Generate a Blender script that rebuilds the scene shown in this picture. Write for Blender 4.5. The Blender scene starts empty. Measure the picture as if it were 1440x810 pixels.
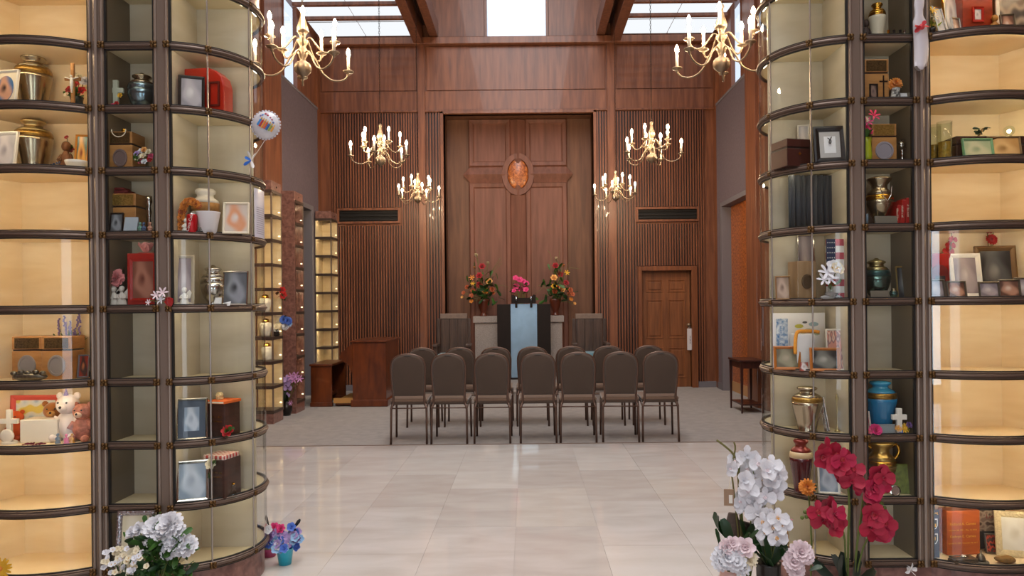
import bpy, bmesh, math, random
from mathutils import Matrix, Vector
sc = bpy.context.scene
COL = sc.collection
R = math.radians
# ------------------------------------------------------------------ camera, world, lights, exposure
XLW, XRW = -3.48, 3.20
VPX, VPY, F, ROLL, CH = 741.0, 427.0, 1000.0, 0.010, 1.45     # vanishing point and focal length in pixels of the 1440x810 frame
cd = bpy.data.cameras.new('camera'); cam = bpy.data.objects.new('camera', cd); COL.objects.link(cam)
cd.sensor_width = 36.0; cd.lens = F / 1440 * 36; cd.clip_start = 0.05; cd.clip_end = 100
cd.shift_x = -(VPX - 720) / 1440; cd.shift_y = (VPY - 405) / 1440
cam.matrix_world = Matrix.Translation((0, 0, CH)) @ Matrix.Rotation(R(90), 4, 'X') @ Matrix.Rotation(-ROLL, 4, 'Z')
sc.camera = cam
w = bpy.data.worlds.new('sky'); sc.world = w; w.use_nodes = True
w.node_tree.nodes['Background'].inputs[0].default_value = (0.80, 0.88, 1.0, 1)
w.node_tree.nodes['Background'].inputs[1].default_value = 0.9
def area_light(name, loc, rot, sx, sy, power, col):
    l = bpy.data.lights.new(name, 'AREA'); l.shape = 'RECTANGLE'; l.size = sx; l.size_y = sy; l.energy = power; l.color = col
    o = bpy.data.objects.new(name, l); COL.objects.link(o); o.location = loc; o.rotation_euler = rot
    return o
# daylight through the glazed entrance behind the photographer and the glazed doors in the side walls beside it
area_light('entrance_daylight', (-.08, -3.85, 1.35), (R(90), 0, 0), 1.2, 2.4, 24, (0.80, 0.9, 1.0))
# added fill light high under the middle bay ceiling, unseen overhead
area_light('overhead_fill', (-.12, 3.0, 8.05), (0, 0, 0), 2.6, 13.0, 405, (0.96, 0.98, 1.0))
area_light('side_daylight', (XLW + .1, -3.1, 1.35), (R(90), 0, R(-90)), 0.45, 2.4, 32, (0.62, 0.82, 1.0))
area_light('side_daylight', (XRW - .1, -3.1, 1.35), (R(90), 0, R(90)), 0.45, 2.4, 32, (0.62, 0.82, 1.0))
sc.view_settings.view_transform = 'Standard'; sc.view_settings.look = 'None'
sc.view_settings.gamma = 1.0; sc.view_settings.use_curve_mapping = False
sc.view_settings.exposure = 0.7
try:
    sc.cycles.use_denoising = True
    sc.cycles.sample_clamp_indirect = 6.0
    sc.cycles.transparent_max_bounces = 16
except Exception:
    pass
TILE_GLOW, BULB_STRENGTH = 0.62, 360.0
# ------------------------------------------------------------------ pixel helpers
def P(px, py, Y):
    u, v = px - VPX, py - VPY
    up = u * math.cos(ROLL) - v * math.sin(ROLL); vp = u * math.sin(ROLL) + v * math.cos(ROLL)
    return Vector((up * Y / F, Y, CH - vp * Y / F))
def PX(px, Y, z):                      # X of the pixel column px at distance Y and height z
    u = px - VPX; vp = (CH - z) * F / Y
    return (u - (vp - u * ROLL) * ROLL) * Y / F
# ------------------------------------------------------------------ materials
def lin(c):
    if isinstance(c, str):
        c = tuple(int(c[i:i + 2], 16) / 255 for i in (0, 2, 4))
    return tuple((x / 12.92 if x <= .04045 else ((x + .055) / 1.055) ** 2.4) for x in c[:3])
MATS = {}
def mat(name, col='808080', rough=.5, metal=0.0, var=0.0, vscale=20.0, stretch=(1, 1, 1), bump=0.0, bscale=80.0, spec=.5, emit=0.0, col2=None, coat=0.0, sheen=0.0, trans=0.0, detail=3.0):
    if name in MATS: return MATS[name]
    m = bpy.data.materials.new(name); m.use_nodes = True; MATS[name] = m
    nt = m.node_tree; b = nt.nodes['Principled BSDF']; c = lin(col)
    b.inputs['Base Color'].default_value = (*c, 1); b.inputs['Roughness'].default_value = rough; b.inputs['Metallic'].default_value = metal
    b.inputs['Specular IOR Level'].default_value = spec; b.inputs['Coat Weight'].default_value = coat; b.inputs['Sheen Weight'].default_value = sheen
    b.inputs['Transmission Weight'].default_value = trans
    if emit:
        b.inputs['Emission Color'].default_value = (*c, 1); b.inputs['Emission Strength'].default_value = emit
    if var or bump or col2:
        tc = nt.nodes.new('ShaderNodeTexCoord'); mp = nt.nodes.new('ShaderNodeMapping'); mp.inputs['Scale'].default_value = stretch
        nt.links.new(tc.outputs['Object'], mp.inputs[0])
        if var or col2:
            nz = nt.nodes.new('ShaderNodeTexNoise'); nz.inputs['Scale'].default_value = vscale; nz.inputs['Detail'].default_value = detail; nz.inputs['Distortion'].default_value = .4
            nt.links.new(mp.outputs[0], nz.inputs['Vector'])
            cr = nt.nodes.new('ShaderNodeValToRGB'); cr.color_ramp.elements[0].position = .34; cr.color_ramp.elements[1].position = .68
            c2 = lin(col2) if col2 else tuple(x * (1 - var) for x in c)
            cr.color_ramp.elements[0].color = (*c2, 1); cr.color_ramp.elements[1].color = (*c, 1)
            nt.links.new(nz.outputs['Fac'], cr.inputs[0]); nt.links.new(cr.outputs[0], b.inputs['Base Color'])
        if bump:
            n2 = nt.nodes.new('ShaderNodeTexNoise'); n2.inputs['Scale'].default_value = bscale; n2.inputs['Detail'].default_value = 2
            nt.links.new(mp.outputs[0], n2.inputs['Vector'])
            bp = nt.nodes.new('ShaderNodeBump'); bp.inputs['Strength'].default_value = bump; bp.inputs['Distance'].default_value = .01
            nt.links.new(n2.outputs['Fac'], bp.inputs['Height']); nt.links.new(bp.outputs[0], b.inputs['Normal'])
    return m
def emitter(name, col, strength):
    if name in MATS: return MATS[name]
    m = bpy.data.materials.new(name); m.use_nodes = True; MATS[name] = m; nt = m.node_tree
    for n in list(nt.nodes): nt.nodes.remove(n)
    e = nt.nodes.new('ShaderNodeEmission'); o = nt.nodes.new('ShaderNodeOutputMaterial')
    e.inputs[0].default_value = (*col, 1); e.inputs[1].default_value = strength; nt.links.new(e.outputs[0], o.inputs[0])
    return m
def glassy(name, tint=(1, 1, 1), ior=1.5, rough=0.02, boost=1.0):
    if name in MATS: return MATS[name]
    m = bpy.data.materials.new(name); m.use_nodes = True; MATS[name] = m; nt = m.node_tree
    for n in list(nt.nodes): nt.nodes.remove(n)
    t = nt.nodes.new('ShaderNodeBsdfTransparent'); g = nt.nodes.new('ShaderNodeBsdfGlossy'); mx = nt.nodes.new('ShaderNodeMixShader')
    fr = nt.nodes.new('ShaderNodeFresnel'); o = nt.nodes.new('ShaderNodeOutputMaterial')
    t.inputs[0].default_value = (*tint, 1); g.inputs['Roughness'].default_value = rough; fr.inputs[0].default_value = ior
    ge = nt.nodes.new('ShaderNodeNewGeometry'); iv = nt.nodes.new('ShaderNodeMath'); iv.operation = 'SUBTRACT'; iv.inputs[0].default_value = 1.0   # reflect once, at the outer face
    ml = nt.nodes.new('ShaderNodeMath'); ml.operation = 'MULTIPLY'
    nt.links.new(ge.outputs['Backfacing'], iv.inputs[1]); nt.links.new(iv.outputs[0], ml.inputs[0]); nt.links.new(fr.outputs[0], ml.inputs[1])
    nt.links.new(ml.outputs[0], mx.inputs[0]); nt.links.new(t.outputs[0], mx.inputs[1]); nt.links.new(g.outputs[0], mx.inputs[2]); nt.links.new(mx.outputs[0], o.inputs[0])
    return m
def pic(name, cols, scale=3.0):
    """a soft blurred photograph print"""
    if name in MATS: return MATS[name]
    m = bpy.data.materials.new(name); m.use_nodes = True; MATS[name] = m; nt = m.node_tree; b = nt.nodes['Principled BSDF']
    b.inputs['Roughness'].default_value = .25
    tc = nt.nodes.new('ShaderNodeTexCoord'); nz = nt.nodes.new('ShaderNodeTexNoise'); nz.inputs['Scale'].default_value = scale * .7; nz.inputs['Detail'].default_value = 0
    sp = nt.nodes.new('ShaderNodeMapping'); sp.inputs['Location'].default_value = (-.5, -.5, -.52); gr = nt.nodes.new('ShaderNodeTexGradient'); gr.gradient_type = 'SPHERICAL'
    sp.vector_type = 'POINT'; sp.inputs['Scale'].default_value = (1.9, .0, 1.6); sp.inputs['Location'].default_value = (-.95, 0, -.85)
    nt.links.new(tc.outputs['Generated'], sp.inputs[0]); nt.links.new(sp.outputs[0], gr.inputs[0])
    md = nt.nodes.new('ShaderNodeMath'); md.operation = 'MULTIPLY_ADD'; md.inputs[1].default_value = .42 if scale <= 3 else .12; md.inputs[2].default_value = 0
    ad = nt.nodes.new('ShaderNodeMath'); ad.operation = 'MULTIPLY_ADD'; ad.inputs[1].default_value = .4 if scale <= 3 else 1.1
    cr = nt.nodes.new('ShaderNodeValToRGB')
    nt.links.new(gr.outputs['Fac'], md.inputs[0]); nt.links.new(tc.outputs['Generated'], nz.inputs['Vector']); nt.links.new(nz.outputs['Fac'], ad.inputs[0]); nt.links.new(md.outputs[0], ad.inputs[2])
    nt.links.new(ad.outputs[0], cr.inputs[0]); nt.links.new(cr.outputs[0], b.inputs['Base Color'])
    cr.color_ramp.interpolation = 'EASE'; els = cr.color_ramp.elements
    while len(els) < len(cols): els.new(.5)
    for i, c in enumerate(cols):
        els[i].position = (.2 if scale <= 3 else .35) + (.42 if scale <= 3 else .4) * i / max(1, len(cols) - 1); els[i].color = (*lin(c), 1)
    return m
# ------------------------------------------------------------------ geometry collector
class G:
    def __init__(s): s.v = []; s.f = []
    def add(s, vs, fs, M=None):
        n = len(s.v)
        s.v += [tuple(M @ Vector(p)) if M is not None else tuple(p) for p in vs]
        s.f += [tuple(n + i for i in f) for f in fs]
        return s
    def box(s, x0, x1, y0, y1, z0, z1, M=None):
        return s.add([(x0, y0, z0), (x1, y0, z0), (x1, y1, z0), (x0, y1, z0), (x0, y0, z1), (x1, y0, z1), (x1, y1, z1), (x0, y1, z1)],
                     [(0, 3, 2, 1), (4, 5, 6, 7), (0, 1, 5, 4), (1, 2, 6, 5), (2, 3, 7, 6), (3, 0, 4, 7)], M)
    def cbox(s, c, d, M=None):
        return s.box(c[0] - d[0] / 2, c[0] + d[0] / 2, c[1] - d[1] / 2, c[1] + d[1] / 2, c[2] - d[2] / 2, c[2] + d[2] / 2, M)
    def lathe(s, prof, n=20, M=None, sy=1.0):
        vs = []; fs = []; k = len(prof)
        for i in range(n):
            a = 2 * math.pi * i / n
            vs += [(r * math.cos(a), sy * r * math.sin(a), z) for r, z in prof]
        for i in range(n):
            j = (i + 1) % n
            for q in range(k - 1):
                fs.append((i * k + q, j * k + q, j * k + q + 1, i * k + q + 1))
        if prof[0][0] > 1e-4: fs.append(tuple(i * k for i in reversed(range(n))))
        if prof[-1][0] > 1e-4: fs.append(tuple(i * k + k - 1 for i in range(n)))
        return s.add(vs, fs, M)
    def tube(s, pts, r, n=8, M=None, radii=None):
        pts = [Vector(p) for p in pts]; vs = []; fs = []; k = len(pts)
        prev = None
        for i, p in enumerate(pts):
            t = (pts[min(i + 1, k - 1)] - pts[max(i - 1, 0)]).normalized()
            if prev is None:
                a = Vector((0, 0, 1)) if abs(t.z) < .9 else Vector((1, 0, 0))
                prev = t.cross(a).normalized()
            nrm = (prev - t * prev.dot(t)).normalized(); prev = nrm; b = t.cross(nrm)
            rr = radii[i] if radii else r
            for j in range(n):
                a = 2 * math.pi * j / n
                vs.append(p + (nrm * math.cos(a) + b * math.sin(a)) * rr)
        for i in range(k - 1):
            for j in range(n):
                q = (j + 1) % n
                fs.append((i * n + j, i * n + q, (i + 1) * n + q, (i + 1) * n + j))
        fs.append(tuple(reversed(range(n)))); fs.append(tuple((k - 1) * n + j for j in range(n)))
        return s.add(vs, fs, M)
    def ell(s, c, r, nu=12, nv=7, M=None):
        if not hasattr(r, '__len__'): r = (r, r, r)
        prof = [(math.sin(math.pi * i / nv), -math.cos(math.pi * i / nv)) for i in range(nv + 1)]
        prof[0] = (0, -1); prof[-1] = (0, 1)
        T = Matrix.Translation(c) @ Matrix.Diagonal((r[0], r[1], r[2], 1))
        return s.lathe(prof, nu, (M @ T) if M is not None else T)
    def prism(s, poly, y0, y1, M=None):            # polygon in x,z pushed along y
        n = len(poly)
        vs = [(x, y0, z) for x, z in poly] + [(x, y1, z) for x, z in poly]
        fs = [tuple(range(n)), tuple(reversed(range(n, 2 * n)))] + [(i, i + n, (i + 1) % n + n, (i + 1) % n) for i in range(n)]
        return s.add(vs, fs, M)
    def slab(s, poly, z0, z1, M=None):             # polygon in x,y pushed along z
        n = len(poly)
        vs = [(x, y, z0) for x, y in poly] + [(x, y, z1) for x, y in poly]
        fs = [tuple(reversed(range(n))), tuple(range(n, 2 * n))] + [(i, (i + 1) % n, (i + 1) % n + n, i + n) for i in range(n)]
        return s.add(vs, fs, M)
    def ring(s, prof, outer=None):                 # closed frame: prof = list of (inset, y) ; outer = (x0,x1,z0,z1)
        x0, x1, z0, z1 = outer; k = len(prof); vs = []; fs = []
        for (d, y) in prof:
            vs += [(x0 + d, y, z0 + d), (x1 - d, y, z0 + d), (x1 - d, y, z1 - d), (x0 + d, y, z1 - d)]
        for i in range(k):
            j = (i + 1) % k
            for q in range(4):
                p = (q + 1) % 4
                fs.append((i * 4 + q, i * 4 + p, j * 4 + p, j * 4 + q))
        return s.add(vs, fs)
    def sweep(s, path, prof, ref):                 # horizontal sweep: path (x,y) ; prof closed list of (outward offset, z) ; ref = a point inside
        k = len(prof); n = len(path); vs = []; fs = []
        for i, p in enumerate(path):
            a = path[max(i - 1, 0)]; b = path[min(i + 1, n - 1)]
            t = Vector((b[0] - a[0], b[1] - a[1])).normalized(); nn = Vector((t.y, -t.x))
            if nn.dot(Vector((p[0] - ref[0], p[1] - ref[1]))) < 0: nn = -nn
            vs += [(p[0] + nn.x * o, p[1] + nn.y * o, z) for o, z in prof]
        for i in range(n - 1):
            for j in range(k):
                q = (j + 1) % k
                fs.append((i * k + j, i * k + q, (i + 1) * k + q, (i + 1) * k + j))
        fs.append(tuple(range(k))); fs.append(tuple((n - 1) * k + j for j in reversed(range(k))))
        return s.add(vs, fs)
    def petal(s, az, p0, p1, L, W, M=None, rnd=0.0):
        """a cupped petal from the origin; az azimuth, pitch p0 at the root to p1 at the tip (degrees from the axis)"""
        rows = [(0, .22), (.35, .8), (.75, 1.0), (1.0, .45)]; vs = []
        x = z = 0.0; last = 0.0
        for i, (t, wd) in enumerate(rows):
            p = R(p0 + (p1 - p0) * t); d = (t - last) * L; last = t
            x += math.sin(p) * d; z += math.cos(p) * d
            for c in (-1, 0, 1):
                lift = abs(c) * W * .18 * wd
                vs.append((x - lift * math.cos(p) * .8, c * W * .5 * wd, z + lift * math.sin(p) + (rnd * W * random.uniform(-.2, .2) if i > 1 else 0)))
        fs = [(i * 3 + j, i * 3 + j + 1, i * 3 + j + 4, i * 3 + j + 3) for i in range(3) for j in range(2)]
        Ma = Matrix.Rotation(az, 4, 'Z')
        return s.add(vs, fs, M @ Ma if M is not None else Ma)
    def mesh(s, name, smooth=False):
        me = bpy.data.meshes.new(name); me.from_pydata(s.v, [], s.f)
        bm = bmesh.new(); bm.from_mesh(me); bmesh.ops.recalc_face_normals(bm, faces=bm.faces); bm.to_mesh(me); bm.free()
        if smooth:
            me.polygons.foreach_set('use_smooth', [True] * len(me.polygons))
        return me
def obj(name, me, m=None, parent=None, loc=None, rot=None, scale=None, label=None):
    if m is not None and not me.materials: me.materials.append(m)
    o = bpy.data.objects.new(name, me); COL.objects.link(o)
    if parent is not None: o.parent = parent
    if loc is not None: o.location = loc
    if rot is not None: o.rotation_euler = rot
    if scale is not None: o.scale = scale if hasattr(scale, '__len__') else (scale,) * 3
    if label: o['label'] = label
    return o
def part(g, name, m, parent=None, smooth=False, bevel=0.0, loc=None, rot=None, label=None, seg=2):
    o = obj(name, g.mesh(name, smooth), m, parent, loc, rot, label=label)
    if bevel:
        b = o.modifiers.new('bevel', 'BEVEL'); b.width = bevel; b.segments = seg; b.limit_method = 'ANGLE'; b.angle_limit = R(40)
    if smooth == 'auto':
        pass
    return o
def tag(o, label=None, cat=None, group=None, kind=None):
    if label: o['label'] = label
    if cat: o['category'] = cat
    if group: o['group'] = group
    if kind: o['kind'] = kind
    return o
def thing(name, label, cat, loc=(0, 0, 0), rz=0.0, group=None):
    o = bpy.data.objects.new(name, None); COL.objects.link(o); o.empty_display_size = .05
    o.location = loc; o.rotation_euler = (0, 0, rz)
    return tag(o, label, cat, group)
def copy_tree(o, parent=None):
    c = o.copy(); COL.objects.link(c); c.parent = parent
    for ch in o.children: copy_tree(ch, c)
    return c
def struct(g, name, m, smooth=False, bevel=0.0):
    return tag(part(g, name, m, None, smooth, bevel), kind='structure')
def smooth_path(pts, n=4):
    pts = [Vector(p) for p in pts]; out = []
    for i in range(len(pts) - 1):
        a, b, c, d = pts[max(i - 1, 0)], pts[i], pts[i + 1], pts[min(i + 2, len(pts) - 1)]
        for k in range(n):
            t = k / n
            out.append(.5 * ((2 * b) + (c - a) * t + (2 * a - 5 * b + 4 * c - d) * t * t + (3 * b - a - 3 * c + d) * t ** 3))
    return out + [pts[-1]]
def text(parent, s, size, loc, m, rot=(R(90), 0, 0), name='lettering', align='CENTER', sx=1.0):
    cu = bpy.data.curves.new('t', 'FONT'); cu.body = s; cu.size = size; cu.align_x = align; cu.align_y = 'CENTER'; cu.extrude = size * .01; cu.resolution_u = 2
    t = bpy.data.objects.new('t', cu); COL.objects.link(t)
    me = bpy.data.meshes.new_from_object(t.evaluated_get(bpy.context.evaluated_depsgraph_get()))
    bpy.data.objects.remove(t); bpy.data.curves.remove(cu); me.materials.clear()
    return obj(name, me, m, parent, loc, rot, (sx, 1, 1))
def scribble(parent, width, h, loc, m, rot=(0, 0, 0), name='worn_lettering', seed=1):
    """a line of writing too worn to read: little strokes"""
    rr = random.Random(seed); g = G(); x = -width / 2
    while x < width / 2:
        w_ = rr.uniform(.12, .3) * h
        if rr.random() < .82:
            z = rr.uniform(.45, 1.0) * h; g.box(x, x + w_ * .55, -.0006, 0, 0, z)
            if rr.random() < .5: g.box(x, x + w_, -.0006, 0, z * .4, z * .4 + h * .16)
        x += w_ * 1.25
    o = part(g, name, m, parent, loc=loc, rot=rot); return o
random.seed(7)
# ------------------------------------------------------------------ shared materials
def wood(name, c, c2, rough=.38, vs=3.0, coat=.15, st=(6, 6, .5), bump=.02):
    return mat(name, c, rough, var=.3, vscale=vs, stretch=st, col2=c2, coat=coat, bump=bump, bscale=25, detail=6)
M_WALL = wood('walnut panelling', '8f5a3e', '6d412d')
M_WALL2 = wood('walnut battens', '8d563a', '683c28', st=(9, 9, .4))
M_DARK = wood('dark backing wood', '2e1c17', '201310')
M_ALC = wood('alcove veneer', '785038', '5f3d2b', st=(5, 5, .4), rough=.6, coat=0)
M_ALC2 = wood('raised panel veneer', '825343', '694233', st=(5, 5, .4), rough=.6, coat=0)
M_BEAM = wood('ceiling beam wood', '84543f', '653e2f')
M_DOOR = wood('door wood', '8f5730', '6d4023', st=(7, 7, .5), rough=.5, coat=0)
M_PIL = wood('pilaster wood', '8d5432', '6d3f26')
M_BURL = mat('burl veneer', 'cf7a38', .35, vscale=30, col2='74300e', coat=.3, detail=6)
M_GREY = mat('grey fluted panel', '7a6c74', .7, var=.15, vscale=30)
M_GREYD = mat('grey jamb', '77737a', .6)
M_CARPET = mat('carpet pile', 'a39a94', .95, var=.22, vscale=9, bump=.8, bscale=220, sheen=.3, detail=8)
M_PLAT = mat('platform carpet', '9a918c', .95, var=.2, vscale=12, bump=.6, bscale=220)
M_GRAN = mat('pink granite', '9a7065', .28, vscale=22, col2='6d4a43', detail=8)
M_GLOW_TILE = emitter('glowing white ceiling tile', (0.93, 0.96, 1.0), TILE_GLOW)  # plain white tiles; emission stands in for the light falling on them
M_TAUPE = mat('taupe bronze metal', '857467', .38, metal=.4)
M_RAIL = mat('dark taupe rail metal', '6d5b50', .36, metal=.45)
M_GASK = mat('black gasket', '17130f', .6)
M_BRONZE = mat('dark cast bronze', '75552f', .36, metal=.7, var=.6, vscale=160)
M_BRASS = mat('aged brass', '85735f', .45, metal=.7)
M_IRON = mat('dark iron chain', '4a4038', .45, metal=.8)
def marble(i):
    c = ['d3cdc9', 'd0cac6', 'd6d1cd', 'cbc4bf', 'd2cbc5'][i]; c2 = ['c5bdb7', 'c3bab4', 'cdc6c0', 'bfb6b0', 'c8beb5'][i]
    return mat('cream marble %d' % i, c, .09, vscale=2.2, stretch=(1, 2.8, 1), col2=c2, coat=.3, detail=8)
XL, XR, YB = -3.48, 3.20, 12.1           # side walls and back wall
# ------------------------------------------------------------------ floor
g = G(); g.box(XL - .3, XR + .3, -4.2, 7.345, -.12, -.004); floor = struct(g, 'floor', mat('tile grout', 'a89e96', .7))
TX0, TP = -0.0863, .5275
kids = {}
random.seed(3)
for k in range(-7, 7):
    x0 = TX0 + TP * k; x1 = x0 + TP
    if x1 < XL or x0 > XR: continue
    ph = {-1: 5.59, -2: 5.10, -3: 4.17, 0: 5.58, 1: 5.2, 2: 5.84, -4: 4.8}.get(k, 5.0 + .31 * (k % 3))
    y = ph - .96 * 9
    while y < 7.34:
        ya, yb = max(y, -4.0), min(y + .96, 7.34); y += .96
        if yb - ya < .02: continue
        g = G(); e = .0008
        g.box(max(x0, XL) + e, min(x1, XR) - e, ya + e, yb - e, -.012, 0)
        part(g, 'floor_tile', marble(random.choice((0, 0, 1, 1, 2, 2, 3, 4))), floor)
g = G(); g.box(XL - .3, XR + .3, 7.36, 12.9, -.12, 0.002); struct(g, 'floor_carpet', M_CARPET)
g = G(); g.box(XL, XR, 7.335, 7.362, -.03, .004); struct(g, 'trim_1', mat('carpet edging', '7b685c', .6))
g = G(); g.box(-1.55, 1.36, 10.32, 12.6, 0.0, .19); pl = struct(g, 'floor_platform', M_PLAT, bevel=.012)
g = G(); g.box(-1.56, 1.37, 10.305, 10.33, .165, .194); part(g, 'step_nosing', mat('step nosing', 'a29a94', .6), pl, bevel=.005)
# ------------------------------------------------------------------ back wall
AX0, AX1, AZ = -1.388, 1.155, 4.72
DX0, DX1, DZ = 1.95, 2.79, 1.985
g = G()
g.box(XL - .3, AX0, YB, YB + .25, 0, AZ); g.box(AX1, DX0, YB, YB + .25, 0, AZ); g.box(DX1, XR + .3, YB, YB + .25, 0, AZ); g.box(DX0, DX1, YB, YB + .25, DZ, AZ)
g.box(XL - .3, XR + .3, YB, YB + .25, AZ, 5.95)
CWX0, CWX1 = -.65, .385
g.box(XL - .3, CWX0, YB + .02, YB + .25, 5.95, 8.2); g.box(CWX1, XR + .3, YB + .02, YB + .25, 5.95, 8.2); g.box(CWX0, CWX1, YB + .02, YB + .25, 7.5, 8.2)
wb = struct(g, 'wall_back', M_WALL)
def wpart(name, m, *boxes, bevel=.004, parent=None):
    g = G()
    for b in boxes: g.box(*b)
    return part(g, name, m, parent or wb, bevel=bevel)
def wx(px, py=300): return P(px, py, YB).x
def wz(px, py): return P(px, py, YB).z
ST = [(-1.815, -1.695), (1.395, 1.535)]
for a, b in ST: wpart('stile', M_WALL, (a, b, YB - .055, YB, 0, 5.86))
wpart('frieze_rail', M_WALL, (XL, ST[0][0], YB - .035, YB, 4.74, 5.07)); wpart('frieze_rail', M_WALL, (ST[0][1], ST[1][0], YB - .035, YB, 4.74, 5.07)); wpart('frieze_rail', M_WALL, (ST[1][1], XR, YB - .035, YB, 4.74, 5.07))
for a, b in ((XL, ST[0][0]), (ST[0][1], ST[1][0]), (ST[1][1], XR)):
    wpart('frieze_panel', M_WALL, (a + .03, b - .03, YB - .018, YB, 5.09, 5.83))
    wpart('frieze_bead', M_WALL, (a, b, YB - .06, YB, 4.715, 4.745))
wpart('cornice', M_WALL, (XL, XR, YB - .13, YB, 5.84, 5.96), bevel=.01)
for a, b in ((ST[0][1], CWX0 - .03), (CWX1 + .03, ST[1][0])):
    wpart('upper_panel', M_WALL, (a, b, YB, YB + .03, 5.96, 8.1))
g = G(); t = .05
g.box(CWX0 - .02, CWX0 + .015, YB - .02, YB + .2, 5.95, 7.5); g.box(CWX1 - .015, CWX1 + .02, YB - .02, YB + .2, 5.95, 7.5); g.box(CWX0, CWX1, YB - .02, YB + .2, 7.47, 7.5)
win = struct(g, 'window_1', M_WALL)
g = G(); g.box(CWX0, CWX1, YB + .17, YB + .176, 5.95, 7.5); part(g, 'pane', glassy('clerestory glass', (.93, .95, .98)), win)
# battens: 2 px strips, joined per field
def battens(x0, x1, z0, z1, name='batten_field', y=YB, m=M_WALL2):
    bk = wpart('batten_backing', M_DARK, (x0, x1, y - .006, y, z0, z1), bevel=0)
    g = G(); n = max(1, round((x1 - x0) / .045)); p = (x1 - x0) / n
    for i in range(n):
        c = x0 + (i + .5) * p; g.box(c - .0115, c + .0115, y - .036, y - .004, z0, z1)
    o = part(g, name, m, wb); o['kind'] = 'stuff'
VL = (-3.17, -2.17, 2.87, 3.06); VR = (1.90, 2.90, 2.855, 3.03)
battens(-3.30, VL[0] - .05, .1, 4.71); battens(VL[0] - .05, VL[1] + .05, .1, VL[2] - .07); battens(VL[0] - .05, VL[1] + .05, VL[3] + .05, 4.71); battens(VL[1] + .05, ST[0][0] - .01, .1, 4.71)
battens(ST[0][1] + .01, AX0 - .05, .1, 4.71); battens(AX1 + .05, ST[1][0] - .01, .1, 4.71)
battens(ST[1][1] + .01, DX0 - .07, .1, 4.71); battens(DX1 + .12, 3.03, .1, 4.71)
battens(DX0 - .07, DX1 + .12, DZ + .09, VR[2] - .07); battens(DX0 - .07, DX1 + .12, VR[3] + .05, 4.71)
for i, v in enumerate((VL, VR)):
    t = thing('air_vent', ['long dark slot air vent in battened wall above the organ', 'long dark slot air vent in battened wall above the wooden door'][i], 'vent', (0, 0, 0))
    g = G(); g.ring([(-.035, YB - .03), (-.035, YB - .055), (0, YB - .055), (0, YB - .03)], (v[0], v[1], v[2], v[3])); part(g, 'vent_frame', M_WALL, t)
    g = G(); g.box(v[0], v[1], YB - .012, YB - .006, v[2], v[3]); part(g, 'opening', mat('vent dark', '0e0b0a', .8), t)
    for k in range(3):
        z = v[2] + (k + .5) * (v[3] - v[2]) / 3; g = G(); g.box(v[0], v[1], YB - .03, YB - .012, z - .006, z + .006); part(g, 'louver', mat('vent louver', '191412', .6), t)
# alcove with the raised cross panelling
AYB = 12.62
g = G(); g.box(AX0 - .1, AX0, YB, AYB, 0, AZ); g.box(AX1, AX1 + .1, YB, AYB, 0, AZ); g.box(AX0 - .1, AX1 + .1, YB, AYB + .1, AZ, AZ + .1); g.box(AX0 - .1, AX1 + .1, AYB, AYB + .1, 0, AZ)
alc = struct(g, 'wall_alcove', M_ALC)
wpart('alcove_casing', M_WALL, (AX0 - .05, AX0, YB - .07, YB + .02, 0, AZ), (AX1, AX1 + .05, YB - .07, YB + .02, 0, AZ), (AX0 - .05, AX1 + .05, YB - .07, YB + .02, AZ - .04, AZ + .005))
def ap(name, poly, y0, y1, m=M_ALC2, bevel=.006):
    g = G(); g.prism(poly, y0, y1); return part(g, name, m, alc, bevel=bevel)
def aq(px, py): p = P(px, py, AYB); return (p.x, p.z)
cx = aq(728.5, 246)[0]; cz = aq(728.5, 246)[1]
px_ = AYB / F
hw = 69 * px_; top = aq(728, 168)[1]; bot = .19
def arect(x0, x1, z0, z1, y0, name, m=M_ALC2, bevel=.006): ap(name, [(x0, z0), (x1, z0), (x1, z1), (x0, z1)], y0, AYB, m, bevel)
bw, bh = 10 * px_, 11 * px_
for sx in (-1, 1):
    for (z0, z1) in ((bot, cz - bh), (cz + bh, top)):
        xs = sorted((cx + sx * bw, cx + sx * hw)); arect(xs[0], xs[1], z0, z1, AYB - .035, 'raised_panel')
        g = G(); i = .10; g.ring([(.0, AYB - .035), (.02, AYB - .065), (i - .02, AYB - .055), (i, AYB - .035)], (xs[0], xs[1], z0, z1)); part(g, 'panel_moulding', M_ALC2, alc)
def ridge(name, along, a0, a1, half, c, hip):
    """a roof-shaped bar of the cross; hipped ends"""
    y0, y1 = AYB - .03, AYB - .095
    e = hip
    pr = [(a0, -half), (a1, -half), (a1, half), (a0, half)]
    vs = [(a, b, y0) for a, b in [(a0 + e, -half), (a1 - e, -half), (a1 - e, half), (a0 + e, half)]] + [(a0, 0, y1 + .03), (a1, 0, y1 + .03)] + [(a0 + e, 0, y1), (a1 - e, 0, y1)]
    fs = [(0, 1, 7, 6), (2, 3, 6, 7), (0, 6, 4), (3, 4, 6), (1, 5, 7), (2, 7, 5)]
    if along == 'x': vs = [(c[0] + a, y, c[1] + b) for a, b, y in vs]
    else: vs = [(c[0] + b, y, c[1] + a) for a, b, y in vs]
    g = G(); g.add(vs, fs); return part(g, name, M_ALC2, alc)
ridge('cross_arm', 'x', -77 * px_, -10 * px_, bh, (cx, cz), .12); ridge('cross_arm', 'x', 10 * px_, 77 * px_, bh, (cx, cz), .12)
ridge('cross_upright', 'z', bot - cz, -14 * px_, bw, (cx, cz), .02); ridge('cross_upright', 'z', 14 * px_, top - cz, bw, (cx, cz), .02)
g = G(); n = 32; prof = [(1.0, -.03), (1.05, -.085), (1.55, -.085), (1.62, -.03)]
vs = []; fs = []
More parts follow.
